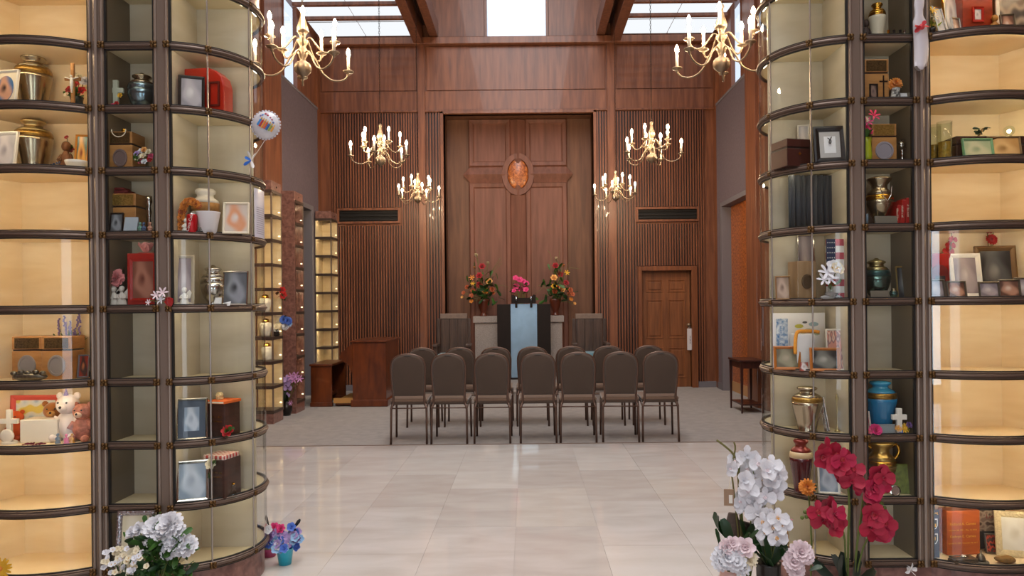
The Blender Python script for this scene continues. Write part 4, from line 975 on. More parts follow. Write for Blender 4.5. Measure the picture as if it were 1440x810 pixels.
for k in range(12):
    g = G(); leaf_geo(g, (-.05 + .008 * k, 0, .006), (.5, (-1) ** k, .12), .03, .012, 5); part(g, 'barb', mat('plum feather', '7a2440', .8), t)
plush('orange knitted toy squeezed behind the white ceramic cross', nloc(6, 24, .11), .15, mat('orange knit', 'c9551f', .95))
for i, (x, c, n) in enumerate(((93, 'd8618e', 'pink'), (101, 'd79b38', 'amber'), (81, '7f93a8', 'blue grey'))):
    figurine('tiny %s toy figure at the front of the toy niche' % n, nloc(6, x, -.01 + .01 * i), .05, mat('toy ' + n, c, .5))
# flat niches (second column)
t = cross_thing('pale floral cross ornament on a flowered stand', 1, 163, 113, .07, .075, mat('pale floral cross', 'b9bda8', .6), .016, name='floral_cross')
for dx, dz, c in ((-.01, .02, 'pink'), (.012, .03, 'red'), (.005, .015, 'cream'), (.03, .07, 'yellow')): blossom(t, 'rose', c, (dx, -.014, dz), (0, -1, .2), .014)
urn('blue silver round urn beside the floral cross', 1, 181, 219, 103, .11, 'round', mat('blue silver urn', '8ba0a8', .22, metal=.9, var=.4, vscale=12), None, M_PEWTER)
box_urn('oak urn box with plaque and oval medallion draped with a necklace', 2, 152, 186, 185, .035, .12, 0, M_OAK, M_PLAQ, 'oval', medm=mat('violet grey medallion', '6d5c58', .35))
t = thing('bead_necklace', 'pale bead necklace and brooch draped over the oak urn box', 'jewelry', (nloc(2, 172, .05)[0], YF + .05, rowz(2) + top_h(170, 185, YF + .03, rowz(2)) + .002))
for k in range(22):
    a = math.pi * k / 21; g = G(); g.ell((.035 * math.cos(a), -.03, .005 - .035 * math.sin(a)), .0028, 6, 4); part(g, 'bead', M_CREAM, t)
g = G(); g.ell((0, .02, .01), (.014, .012, .014), 10, 7); part(g, 'brooch', M_GOLD, t, smooth=True)
posy('round nosegay of pink and cream flowers in the necklace niche', nloc(2, 203, .05), [(.032 * math.cos(a), .07 + .03 * math.sin(a), 'rose', c, .017) for a, c in zip([i * .7 for i in range(9)], ['pink', 'cream', 'peach', 'white', 'lilac', 'cream', 'pink', 'white', 'red'])] + [(0, .07, 'rose', 'cream', .018)], 3, M_GLASSO, .022, .05)
box_urn('small oak urn box with brass plate in the dark niche', 3, 155, 191, 272, .06, .10, 0, M_OAK, M_PLAQG)
frame('small black framed print before the oak box in the dark niche', 3, 154, 172, 300, .035, rz=5, fm=M_BLACK, pmat=P_GREY, b=.007)
card('pale grey standing card in the dark niche', nloc(3, 182, .03), .066, .085, mat('pale grey card', 'a9b3bd', .6))
t = small_vessel('tall silver candlestick at the right of the dark niche', nloc(3, 210, .08), [(0, 0), (.026, 0), (.024, .008), (.008, .02), (.011, .05), (.006, .08), (.012, .11), (.006, .14), (.014, .16), (.013, .19), (0, .19)], M_SILVER, 'candlestick', 'candlestick')
for i, (x, c, n) in enumerate(((197, '5f8a78', 'green'), (202, '4a5a78', 'blue'), (211, 'c08a72', 'peach'))): figurine('tiny %s figure at the foot of the candlestick' % n, nloc(3, x, .02), .055, mat('figure ' + n, c, .5))
t = thing('folded_cloth', 'dark red folded cloth on top of the oak box in the dark niche', 'cloth', (nloc(3, 172, .11)[0], YF + .11, rowz(3) + top_h(172, 272, YF + .06, rowz(3)) + .001))
g = G(); g.box(-.05, .05, -.04, .04, 0, .018); g.box(-.045, .03, -.038, .03, .018, .032); part(g, 'folds', mat('dark red cloth', '5c1418', .9, bump=.5, bscale=60), t, bevel=.007, seg=3)
for i, x in enumerate((160, 171)):
    figurine('white cherub figurine under a pink rose, %s of the pair' % ('left' if i == 0 else 'right'), nloc(4, x, .05), .105, mat('cherub grey', 'c9c2b8', .6), wings=True)
posy('single pink peony with leaves behind the cherubs', nloc(4, 165, .08), [(0, .14, 'rose', 'peony', .052), (.002, .135, 'carnation', 'peony', .045)], 4, None, leafL=.045)
box_urn('red lacquer urn box with large glazed panel', 4, 179, 223, 356, .05, .11, 0, M_REDL, split=False, lidm=M_REDL, med=None)
rb = [o for o in COL.objects if o.get('label') == 'red lacquer urn box with large glazed panel'][0]
g = G(); g.ring([(0, -.056), (0, -.062), (.012, -.060), (.012, -.056)], (-.06, .066, .03, .235)); part(g, 'panel_frame', M_REDL, rb)
g = G(); g.box(-.05, .055, -.058, -.055, .04, .225); part(g, 'photograph', pic('rose brown print', ('7c4a3a', 'a8705c', '6d3c30')), rb)
t = thing('tissue_wrap', 'crumpled pink tissue on top of the red lacquer box', 'tissue', (nloc(4, 206, .10)[0], YF + .10, rowz(4) + top_h(200, 356, YF + .05, rowz(4)) + .001))
random.seed(5)
g = G(); n = 9
for k in range(7): g.petal(k * .9, 25, 45, .06, .06, rnd=.6)
part(g, 'tissue', mat('pink tissue', 'd99a94', .8), t)
g = G(); g.ell((0, 0, .004), (.04, .03, .004), 12, 6); part(g, 'tissue_base', mat('pink tissue', 'd99a94', .8), t)
# corner niches (third column)
frame('black picture frame leaning against the red rounded urn box', 1, 252, 286, 106, .075, rz=20, fm=M_BLACK, pmat=P_FACE, b=.014)
X, Y, z, w_ = spot(1, 259, 318, .14); h = top_h(288, 95, Y, z)
t = thing('urn_box', 'bright red rounded-top urn box with carved oval handle', 'urn', (X, Y + .05, z), R(-6))
pr = [(-w_ / 2, 0), (w_ / 2, 0), (w_ / 2, h * .6), (w_ * .44, h * .8), (w_ * .3, h * .93), (w_ * .1, h), (-w_ / 2, h), (-w_ / 2, h * .9)]
g = G(); g.prism(pr, -.05, .04); part(g, 'body', mat('scarlet lacquer', 'b8240f', .3, coat=.4), t, bevel=.006)
g = G(); g.ring([(0, -.05), (0, -.058), (.009, -.058), (.009, -.05)], (w_ * .12, w_ * .4, h * .15, h * .68)); part(g, 'handle_plate', mat('dark red carving', '5e1509', .4), t)
urn('white ceramic urn with wooden waist band beside the soda can', 3, 270, 308, 265, .205, 'straight', M_WHITE, mat('wooden band', 'c08a4a', .5, var=.3, vscale=40), M_WHITE)
t = thing('garland', 'fluffy orange garland draped beside the soda can', 'garland', nloc(3, 264, .075))
random.seed(9)
pts = [(-.03, .0, .0), (-.032, 0, .05), (-.028, 0, .10), (-.01, 0, .14), (.015, 0, .15), (.035, 0, .14), (.05, 0, .13)]
for i, p in enumerate(smooth_path(pts, 3)):
    blossom(t, 'pom', 'orange' if i % 3 else 'rust', (p.x, p.y + random.uniform(-.005, .005), p.z + .012), (random.uniform(-.4, .4), -1, .3), .022, name='tuft')
g = G(); g.tube(smooth_path(pts, 3), .003, 5); part(g, 'cord', M_ORNG, t)
def can_band(t):
    text(t, 'Coca-Cola', .021, (0, -.0262, .05), M_WHITE, rot=(R(90), R(-75), 0), sx=1.0)
    g = G(); g.lathe([(.0215, .092), (.020, .097), (.0, .094)], 18); part(g, 'can_top', M_SILVER, t)
small_vessel('red soda can standing between garland and paper cup', nloc(3, 270, .045), [(0, 0), (.020, 0), (.0255, .006), (.0255, .085), (.0215, .092)], mat('red can', 'b5131a', .3, metal=.3), 'soda_can', 'can', 20, can_band)
small_vessel('large white paper cup with print beside the soda can', nloc(3, 293, .088), [(0, 0), (.038, 0), (.056, .105), (.058, .108), (.054, .108), (.036, .004), (0, .004)], M_PAPER, 'paper_cup', 'cup', 22)
frame('white framed blurred portrait leaning right of the paper cup', 3, 314, 349, 285, .12, rz=10, fm=M_CREAM, pmat=pic('orange portrait', ('cfc0b0', 'd99a72', 'd8d0c6')), b=.010)
figurine('small white bird-like figure before the soda can', nloc(3, 261, .05), .075, M_WHITE)
for i, x in enumerate((277, 284)): small_vessel('tiny checkered pot, %s of two before the white cup' % ('left' if i == 0 else 'right'), nloc(3, x, .06), [(0, 0), (.009, 0), (.012, .012), (.01, .028), (.007, .034), (0, .034)], mat('checker pot', 'a8a39a', .4, var=.7, vscale=160), 'small_pot', 'pot', 12)
frame('large cream framed portrait at the left of the corner niche', 4, 246, 272, 359, .055, rz=20, fm=mat('champagne frame', 'b8ab94', .5), pmat=P_FACE, b=.016)
urn('shiny silver urn between two picture frames', 4, 283, 317, 373, .20, 'round', M_SILVER)
frame('dark framed portrait at the right of the corner niche', 4, 313, 347, 382, .14, rz=8, fm=M_SILVER, pmat=P_GREY, b=.009)
figurine('small white angel figurine before the cream framed portrait', nloc(4, 259, .05), .095, M_WHITE, wings=True)
card('white note card lying before the silver urn', nloc(4, 311, .12), .085, .05, M_PAPER, tilt=35)
frame('large silver frame with pale blue portrait, one shelf above the wood box with plaid cloth', 6, 249, 290, 562, .055, rz=20, fm=M_SILVER, pmat=P_SILV, b=.012, mat_border=mat('navy mat', '3c4a5c', .5))
box_urn('dark walnut urn box topped with an orange book', 6, 293, 322, 568, .11, .12, -14, M_DKWOOD, split=False)
rb = [o for o in COL.objects if o.get('label') == 'dark walnut urn box topped with an orange book'][0]
for i in range(2): scribble(rb, .06, [.013, .008][i], (.005, -.0602, .10 - .02 * i), M_GOLD, seed=i)
bz = rowz(6) + top_h(307, 568, YF + .11, rowz(6))
t = thing('book', 'orange book lying on the dark walnut urn box', 'book', (rb.location.x, rb.location.y, bz + .001), R(-16))
g = G(); g.box(-.06, .06, -.07, .06, 0, .014); part(g, 'cover', M_ORNG, t, bevel=.002)
g = G(); g.box(-.056, .056, -.0705, -.066, .003, .011); part(g, 'pages', M_CREAM, t)
t = thing('lattice_lantern', 'small pale lattice ornament on top of the orange book', 'ornament', (rb.location.x - .02, rb.location.y, bz + .016))
g = G(); g.lathe([(.018, 0), (.02, .02), (.012, .035), (0, .036)], 12); part(g, 'body', mat('ivory lattice', 'e6d2a0', .5, var=.6, vscale=90), t)
posy('red rose with leaves before the dark walnut box', nloc(6, 320, .10), [(0, .035, 'rose', 'red', .034)], 5, None, leafL=.045)
frame('large silver frame with pale blue portrait beside the plaid cloth', 7, 249, 292, 650, .055, rz=20, fm=M_SILVER, pmat=P_SILV, b=.016)
box_urn('dark walnut urn box under a red plaid cloth', 7, 293, 322, 647, .11, .13, -14, M_DKWOOD, split=False)
rb = [o for o in COL.objects if o.get('label') == 'dark walnut urn box under a red plaid cloth'][0]
for i in range(2): scribble(rb, .062, [.015, .009][i], (.005, -.0652, .125 - .02 * i), M_GOLD, seed=i + 5)
bz = rowz(7) + top_h(307, 647, YF + .11, rowz(7))
t = thing('plaid_cloth', 'folded red and white plaid cloth on the dark walnut box', 'cloth', (rb.location.x - .01, rb.location.y, bz + .001), R(-14))
m_pl = mat('plaid red', 'b9453f', .85); m_pw = mat('plaid white', 'd9c4bc', .85)
g = G(); g.box(-.065, .06, -.06, .06, 0, .02); part(g, 'cloth', m_pl, t, bevel=.008, seg=3)
for k in range(5):
    g = G(); g.box(-.06 + .026 * k, -.05 + .026 * k, -.0606, .0606, -.0004, .0206); part(g, 'stripe', m_pw, t)
    g = G(); g.box(-.0656, .0606, -.055 + .024 * k, -.046 + .024 * k, -.0004, .0207); part(g, 'stripe', m_pw, t)
posy('white rose with green leaves before the plaid cloth', (rb.location.x - .03, rb.location.y - .075, rowz(7)), [(0, .175, 'rose', 'cream', .03)], 3, None, leafL=.05)
t = small_vessel('little clear glass angel bottle at the right of the plaid cloth box', nloc(7, 328, .13), [(0, 0), (.018, 0), (.02, .015), (.012, .035), (.006, .045), (.01, .05), (.012, .058), (.008, .066), (0, .068)], M_GLASSO, 'glass_angel', 'ornament')
g = G(); g.lathe([(.007, .066), (.008, .074), (0, .075)], 10); part(g, 'stopper', M_GOLD, t)
# ------------------------------------------------------------------ RIGHT TOWER
# flat niches
urn('white and gold urn beside little perfume bottles, top of the right tower', 0, 1222, 1245, 5, .10, 'classic', mat('ivory urn', 'd8cdb4', .35), M_GOLD, M_GOLD)
figurine('dark patterned figure left of the white and gold urn', nloc(0, 1218, .12), .13, mat('dark figure', '4c3a34', .6, var=.5, vscale=60))
for i, (x, m, n) in enumerate(((1249, M_GLASSO, 'clear'), (1257, M_BLACK, 'black'), (1265.5, M_BLACK, 'black'), (1272, M_SILVER, 'silver'))):
    lb = {0: 'clear glass perfume bottle nearest the white and gold urn', 1: 'black perfume bottle beside the clear glass one', 2: 'black perfume bottle beside the silver one', 3: 'silver perfume bottle at the end of the row'}[i]
    t = small_vessel(lb, nloc(0, x, .06), [(0, 0), (.011, 0), (.012, .028), (.008, .034), (0, .034)], m, 'perfume_bottle', 'bottle', 12)
    t['group'] = 'perfume bottles in the top niche'
    g = G(); g.lathe([(.006, .034), (.007, .05), (0, .051)], 10); part(g, 'cap', M_GOLD if i == 0 else m, t)
for i in range(3):
    small_vessel('small amber votive at the foot of the white and gold urn, %s of three' % ('left', 'middle', 'right')[i], nloc(0, 1219 + 8 * i, .04), [(0, 0), (.011, 0), (.013, .022), (.011, .022), (0, .014)], mat('amber glass', 'a5692a', .2), 'votive', 'votive', 12)
box_urn('oak urn box with cross and photo window, beside the orange flower', 1, 1215, 1250, 83, .05, .12, 0, M_OAK, M_PLAQ, 'window')
posy('orange chrysanthemum in a black and white patterned vase', nloc(1, 1259, .05), [(0, .088, 'pom', 'orange', .036), (-.012, .078, 'pom', 'orange', .026)], 0, mat('zigzag vase', 'e2dfd8', .4, vscale=90, col2='14120f'), .024, .066)
card('small white card beside the patterned vase', nloc(1, 1272, .045), .048, .045, M_PAPER)
box_urn('oak urn box with plaque and round grey medallion beside the sunburst', 2, 1226, 1261, 174, .05, .12, 0, M_OAK, M_PLAQG, 'circle', medm=mat('lavender disc', '938d95', .3))
posy('magenta orchid stems in a lime green vase', nloc(2, 1219, .045), [(.0, .20, 'lily', 'hot', .03), (.03, .23, 'lily', 'magenta', .036), (-.01, .165, 'rose', 'magenta', .024), (.01, .155, 'rose', 'magenta', .022), (-.008, .21, 'carnation', 'cream', .022)], 5, mat('lime vase', 'a9b21f', .35), .024, .125)
t = small_vessel('silver sunburst ornament on a short pedestal', nloc(2, 1268.5, .06), [(0, 0), (.017, 0), (.015, .01), (.006, .02), (.006, .06), (.01, .065), (0, .067)], M_SILVER, 'sunburst_ornament', 'ornament')
for k in range(16):
    g = G(); a = 2 * math.pi * k / 16; g.add([(.012 * math.cos(a - .15), 0, .092 + .012 * math.sin(a - .15)), (.012 * math.cos(a + .15), 0, .092 + .012 * math.sin(a + .15)), (.033 * math.cos(a), 0, .092 + .033 * math.sin(a)), (.012 * math.cos(a), -.005, .092 + .012 * math.sin(a)), (.012 * math.cos(a), .005, .092 + .012 * math.sin(a))], [(0, 3, 2), (3, 1, 2), (1, 4, 2), (4, 0, 2)]); part(g, 'ray', M_SILVER, t)
g = G(); g.ell((0, 0, .092), (.014, .008, .014), 12, 8); part(g, 'centre', M_SILVER, t, smooth=True)
t = urn('silver urn with gold band and hanging pendant beside red books', 3, 1217, 1256, 248, .10, 'amphora', M_PEWTER, M_GOLD, M_PEWTER)
t = thing('pendant', 'silver cross pendant on a chain hung on the silver urn', 'pendant', (t.location.x, t.location.y - .078, rowz(3) + .09))
g = G(); g.tube([(-.03, .012, .105), (-.02, 0, .06), (0, -.004, .03), (.02, 0, .06), (.03, .012, .105)], .0018, 5); part(g, 'chain', M_SILVER, t)
g = G(); g.box(-.002, .002, -.005, -.003, 0, .028); g.box(-.008, .008, -.005, -.003, .016, .02); part(g, 'cross', M_SILVER, t)
for i, (x, tl) in enumerate(((1255, 8), (1262, 6), (1270, 2))):
    X, Y, z = nloc(3, x, .09); t = thing('book', 'thin red book, %s of three in the silver urn niche' % ('leftmost', 'middle', 'rightmost')[i], 'book', (X, Y, z + .001), 0)
    h = [.10, .125, .135][i]
    g = G(); g.box(-.011, .011, -.045, .05, 0, h); part(g, 'cover', mat('red book cloth', 'a5160f', .5), t, bevel=.002, rot=(0, R(tl), 0), loc=(0, 0, .0035))
    g = G(); g.box(-.008, .008, -.042, .0505, h - .004, h + .0005); part(g, 'pages', M_CREAM, t, rot=(0, R(tl), 0), loc=(0, 0, .0035))
    scribble(t, .06, .01, (-.004, -.0462, h * .55), M_CREAM, rot=(0, R(90), 0), seed=20 + i)
t = thing('plaque', 'grey stone name plaque before the silver urn', 'plaque', nloc(3, 1247, .012))
g = G(); g.box(-.055, .055, 0, .008, 0, .048); part(g, 'slab', mat('greige stone', '6f675a', .5), t, bevel=.003, rot=(R(-14), 0, 0), loc=(0, 0, .002))
g = G(); g.box(-.045, .045, .012, .026, 0, .02); part(g, 'foot', mat('greige stone', '6f675a'), t)
t = small_vessel('small blue and black candle glass at the left of the silver urn', nloc(3, 1216.5, .04), [(0, 0), (.014, 0), (.015, .06), (.013, .06), (0, .04)], mat('steel blue glass', '6d8494', .2), 'candle_glass', 'candle', 14)
urn('teal and silver round urn beside a gilt frame', 4, 1214, 1251, 363, .10, 'round', mat('teal silver urn', '5f7a72', .2, metal=.9, var=.5, vscale=10), mat('teal dark band', '2c4a48', .3, metal=.6), mat('teal brass lid', 'a89a6c', .25, metal=.9))
frame('small gilt frame on a dark stand beside the teal urn', 4, 1262, 1283, 375, .10, rz=-10, fm=mat('gilt frame', 'b89a5a', .4, metal=.6), pmat=P_DARK, b=.007)
urn('tiny teal keepsake urn before the gilt frame', 4, 1251, 1262, 405, .05, 'round', mat('dark teal urn', '48625e', .25, metal=.8), None, M_PEWTER)
t = thing('plaque', 'grey stone name plaque before the teal urn', 'plaque', nloc(4, 1238, .012))
g = G(); g.box(-.045, .045, 0, .008, 0, .042); part(g, 'slab', mat('greige stone', '6f675a'), t, bevel=.003, rot=(R(-14), 0, 0), loc=(0, 0, .002))
g = G(); g.box(-.04, .04, .012, .024, 0, .018); part(g, 'foot', mat('greige stone', '6f675a'), t)
t = urn('bright blue urn with brass band behind a white cross', 6, 1216, 1260, 535, .12, 'classic', mat('cobalt urn', '1f78a8', .25, coat=.5), M_ANTB, mat('cobalt lid', '2f8cb8', .25, coat=.5))
card('grey name tag hung on the bright blue urn', (nloc(6, 1246, .028)[0], YF + .024, rowz(6)), .088, .05, mat('grey tag', '8f9698', .5), tilt=8)
cross_thing('white standing cross before the bright blue urn', 6, 1264, 574, .03, .072, M_WHITE, .017, base=False)
frame('little colourful photo frame at the left of the blue urn', 6, 1211, 1225, 580, .045, rz=14, fm=M_WHITE, pmat=pic('colour snapshot', ('a8384a', 'c9b0a0', '4a3a40')), b=.005)
posy('hot pink blossom lying at the foot of the blue urn', nloc(6, 1231, .012), [(0, .022, 'carnation', 'hot', .034), (-.035, .016, 'five', 'pink', .018)], 0)
posy('cluster of gold and purple berries at the foot of the white cross', nloc(6, 1271, .03), [(0, .03, 'daisy', 'yellow', .026), (.02, .045, 'rose', 'purple', .018), (-.02, .018, 'five', 'blue', .018), (-.035, .03, 'daisy', 'peach', .018)], 2, None, leafL=.03)
urn('gold urn with two curled handles behind red orchids', 7, 1217, 1260, 618, .115, 'amphora', mat('satin gold urn', 'b99a5a', .28, metal=.9), M_GOLD, mat('satin gold urn', 'b99a5a'), handles=True)
card('green illustrated card in the gold urn niche', nloc(7, 1270, .07), .085, .145, mat('green card', '7d8b3c', .6, var=.5, vscale=40), R(-10), 8)
t = thing('pocket_watch', 'round silver medal leaning at the front of the gold urn niche', 'medal', nloc(7, 1258, .03))
g = G(); g.lathe([(0, 0), (.026, 0), (.027, .006), (.022, .008), (.02, .005), (0, .005)], 20, Matrix.Translation((0, 0, .027)) @ Matrix.Rotation(R(78), 4, 'X')); part(g, 'disc', M_SILVER, t)
# corner niches
box_urn('dark mahogany urn box with gold line under a leaning white frame', 2, 1100, 1139, 195, .10, .14, 14, mat('dark mahogany', '3f1f19', .3, coat=.4), split=True, lidm=mat('dark mahogany', '3f1f19'))
rb = [o for o in COL.objects if o.get('label', '').startswith('dark mahogany urn box')][0]; text(rb, '+', .04, (.0, -.074, .06), M_GOLD)
frame_at('white photo frame leaning behind the dark mahogany urn box', (PX(1131, YF + .235, 2.3), YF + .235, rowz(2)), .06, .245, R(-12), 8, M_WHITE, P_PALE, .008)
frame('black frame with white mat and ribbon print, third shelf of the right tower', 2, 1146, 1190, 177, .05, rz=-6, fm=M_BLACK, pmat=M_PAPER, b=.028, mat_border=mat('warm grey print', 'b7b2ae', .5))
rb = [o for o in COL.objects if o.get('label', '').startswith('black frame with white mat')][0]
g = G(); g.tube(smooth_path([(-.012, -.014, .13), (.004, -.014, .115), (.0, -.014, .10), (-.006, -.014, .108), (.008, -.014, .135)], 3), .0022, 5); part(g, 'ribbon_print', M_BLACK, rb, rot=(-R(10), 0, 0))
# drapery in the dark corner niche
X, Y, z, w_ = spot(3, 1090, 1190, .20)
t = thing('drape', 'dark blue grey drape filling the corner niche under the mahogany urn', 'drape', (X, Y, z))
vs = []; fs = []; n = 60; hh = LV[6] - LV[5] - .03
for i in range(n + 1):
    x = -.12 + .26 * i / n; y = .012 * math.sin(i * .9) + .006 * math.sin(i * 2.3)
    if x < -.02: y -= (-.02 - x) * .2
    vs += [(x, y, 0), (x, y, hh), (x, y + .004, 0), (x, y + .004, hh)]
for i in range(n):
    a, b = i * 4, i * 4 + 4; fs += [(a, b, b + 1, a + 1), (a + 2, a + 3, b + 3, b + 2), (a + 1, b + 1, b + 3, a + 3), (a, a + 2, b + 2, b)]
g = G(); g.add(vs, fs); part(g, 'fabric', mat('slate drape', '3a3f46', .7, sheen=.3), t, smooth=True)
frame('copper framed card at the left end of the flag niche', 4, 1091, 1111, 389, .17, rz=-10, fm=mat('copper frame', 'a4825c', .4, metal=.5), pmat=pic('tan print', ('9c8674', 'b7a08c', '7d6a5c')), b=.007)
box_urn('pale oak urn box with bronze medallion pendant in the flag niche', 4, 1119, 1147, 367, .13, .10, 8, wood('pale oak', 'a88a68', '8d7050'), split=False, med='oval', medm=mat('bronze medallion', '6d5c48', .35, metal=.6))
frame('tall silver frame behind the pale oak urn box', 4, 1123, 1147, 330, .26, rz=0, fm=M_SILVER, pmat=P_FACE, b=.009, tilt=4)
X, Y, z = nloc(4, 1176, .062)
t = thing('flag', 'American flag hanging at the back of the corner niche', 'flag', (X, Y, z)); FW, FH = .098, .30; fx0 = -FW / 2
for k in range(9):
    g = G(); z1 = FH - k * FH / 9; z0 = FH - (k + 1) * FH / 9
    pts = [(fx0 + FW * q / 8, .006 * math.sin(q * .9 + .3), 0) for q in range(9)]
    vs = []; fs = []
    for p in pts: vs += [(p[0], p[1], z0), (p[0], p[1], z1), (p[0], p[1] + .002, z0), (p[0], p[1] + .002, z1)]
    for q in range(8): a, b = q * 4, q * 4 + 4; fs += [(a, b, b + 1, a + 1), (a + 2, a + 3, b + 3, b + 2), (a + 1, b + 1, b + 3, a + 3), (a, a + 2, b + 2, b)]
    g.add(vs, fs); part(g, 'stripe', mat('flag red' if k % 2 == 0 else 'flag white', 'b01c24' if k % 2 == 0 else 'e4ded8', .8), t)
g = G(); g.box(fx0 - .002, fx0 + .042, -.010, -.006, FH - .16, FH); ct = part(g, 'canton', mat('flag navy', '232f4c', .8), t)
for r_ in range(6):
    for c_ in range(4):
        g = G(); g.add([(((.0042 if i % 2 == 0 else .0018) * math.sin(i * math.pi / 5)) + fx0 + .004 + .0108 * c_, -.0108, FH - .018 - .025 * r_ + ((.0042 if i % 2 == 0 else .0018) * math.cos(i * math.pi / 5))) for i in range(10)], [tuple(range(10))]); part(g, 'star', mat('flag white', 'e4ded8'), ct)
posy('white silk lilies with trailing petals before the flag', nloc(4, 1168, .028), [(-.02, .13, 'lily', 'white', .05), (.012, .155, 'five', 'white', .042), (.03, .15, 'five', 'cream', .036), (-.035, .095, 'lily', 'white', .04), (-.008, .10, 'lily', 'white', .042)], 3, M_GLASSO, .016, .07)
t = thing('tissue_wrap', 'crumpled grey tulle at the foot of the flag', 'fabric', nloc(4, 1169, .035)); random.seed(4)
g = G()
for k in range(8): g.petal(k * .8, 60, 40, .045, .05, rnd=.6)
g.ell((0, 0, .012), (.055, .018, .012), 14, 6); part(g, 'tulle', mat('grey tulle', '9a9a98', .8), t)
# drawing niche
X, Y, z, w_ = spot(5, 1088, 1160, .25)
t = thing('drawing_board', 'white board with childrens drawings behind the white urn box', 'drawing', (X, Y, z), R(-2)); h = top_h(1124, 440, Y, z)
g = G(); g.box(-w_ / 2, w_ / 2, 0, .004, 0, h); part(g, 'board', M_PAPER, t)
g = G(); g.box(-w_ / 2 + .015, -w_ / 2 + .075, -.001, 0, .05, h - .03); part(g, 'blue_painting', mat('blue paint', '2f6fa8', .6, vscale=60, col2='dfe6ea', detail=4), t)
for k, (dx, dz, c, r) in enumerate(((.0, .22, 'b7b24a', .018), (.03, .24, '5a5a5a', .010), (.02, .19, 'c9b46a', .014), (.075, .23, '9ab0b8', .02), (.05, .20, 'b9c0b0', .016), (.09, .18, 'a8b8a0', .014))):
    g = G(); g.lathe([(0, 0), (r, 0), (r * .9, .001), (0, .001)], 10, Matrix.Translation((dx, -.0002, dz)) @ Matrix.Diagonal((1.3, 1, .6, 1)) @ Matrix.Rotation(R(90), 4, 'X')); part(g, 'painted_mark', mat('mark ' + c, c, .6), t)
box_urn('plain white urn box wrapped with an orange scarf', 5, 1121, 1146, 470, .14, .10, 0, M_PAPER, split=False)
rb = [o for o in COL.objects if o.get('label', '').startswith('plain white urn box wrapped')][0]; bz = rowz(5) + top_h(1133, 470, YF + .14, rowz(5))
t = thing('scarf', 'orange scarf arched over the white urn box', 'scarf', (rb.location.x, rb.location.y - .03, bz + .001))
g = G(); g.tube(smooth_path([(-.062, -.04, -.10), (-.058, -.03, -.04), (-.04, -.01, .008), (0, 0, .014), (.05, 0, .012), (.075, -.005, .008)], 4), .009, 8); part(g, 'roll', mat('orange scarf', 'd9902a', .7, bump=.4, bscale=90), t, smooth=True)
frame('wooden frame with faded landscape at the left of the drawing niche', 5, 1089, 1125, 488, .15, rz=-12, fm=mat('orange oak frame', 'b06a2a', .4), pmat=pic('olive landscape', ('6d6450', '8f8a70', 'a89c84')), b=.014)
frame('wooden frame with black and white landscape in the drawing niche', 5, 1140, 1180, 490, .05, rz=-14, fm=mat('orange oak frame', 'b06a2a'), pmat=pic('bw landscape', ('2c2c2a', '77756c', 'a8a498')), b=.014)
frame('pinkish collage frame at the right of the drawing niche', 5, 1163, 1187, 464, .095, rz=-14, fm=M_WHITE, pmat=pic('pink collage', ('b06a58', 'd9b8a4', '8d6a6a', 'c98a78'), 6), b=.008)
card('little white snapshot card between the two wooden frames', nloc(5, 1131.5, .09), .04, .045, pic('snapshot', ('a8584a', 'd9d2cc', 'b9a8a0')), 0, 12)
urn('satin pewter urn standing alone under the drawing niche', 6, 1114, 1156, 543, .13, 'classic', mat('satin pewter', 'a99c84', .22, metal=.95), M_ANTB, mat('satin pewter', 'a99c84'))
frame('thin leaning glass plaque beside the satin pewter urn', 6, 1157, 1166, 560, .10, rz=45, fm=M_SILVER, pmat=P_GREY, b=.004)
t = small_vessel('slim brass bud stick at the right of the satin pewter urn', nloc(6, 1177, .12), [(0, 0), (.014, 0), (.012, .006), (.003, .012), (.003, .15), (.008, .17), (.002, .19), (0, .19)], mat('pale brass', 'b9a878', .3, metal=.8), 'brass_stick', 'ornament', 12)
urn('dark red urn with cream band behind the orange marigold', 7, 1111, 1142, 617, .12, 'classic', mat('oxblood urn', '4a1216', .25, coat=.5), mat('cream band', 'd3b98c', .4), mat('oxblood gold lid', '7a2a1c', .3, metal=.4))
frame('white framed mirror-like portrait beside the dark red urn', 7, 1151, 1180, 656, .08, rz=-12, fm=M_WHITE, pmat=P_SILV, b=.010)
# bow niches
posy('lime green orchid stalks at the left of the top bow niche', nloc(0, 1310, .04), [(.0, .13, 'lily', 'yellow', .026), (.01, .10, 'lily', 'cream', .024), (-.004, .07, 'lily', 'yellow', .022)], 4, M_BLACK, .018, .05, lm=mat('lime leaf', '8a9a2c', .5))
frame('rounded silver frame leaning left in the top bow niche', 0, 1314, 1335, 8, .03, rz=25, fm=M_SILVER, pmat=P_PALE, b=.006, tilt=14)
frame('oval white and gold framed portrait behind the silver frame', 0, 1327, 1352, -22, .09, rz=8, fm=M_GOLD, pmat=P_PALE, b=.006, oval=True, mat_border=M_WHITE, tilt=6)
frame('tiny silver frame at the foot of the gold oval portrait', 0, 1338, 1352, 25, .03, rz=14, fm=M_SILVER, pmat=P_FACE2, b=.005)
box_urn('cherry wood urn box with red framed photo in the top bow niche', 0, 1352, 1396, -22, .06, .13, 3, M_REDW, split=False)
rb = [o for o in COL.objects if o.get('label', '').startswith('cherry wood urn box')][0]
g = G(); g.ring([(0, -.065), (0, -.072), (.012, -.070), (.012, -.065)], (-.03, .028, .085, .16)); part(g, 'photo_frame', M_REDL, rb); g = G(); g.box(-.02, .018, -.067, -.065, .095, .15); part(g, 'photograph', P_PALE, rb)
t = thing('miniature_car', 'small black model with gold key before the cherry wood urn', 'ornament', nloc(0, 1375, -.02))
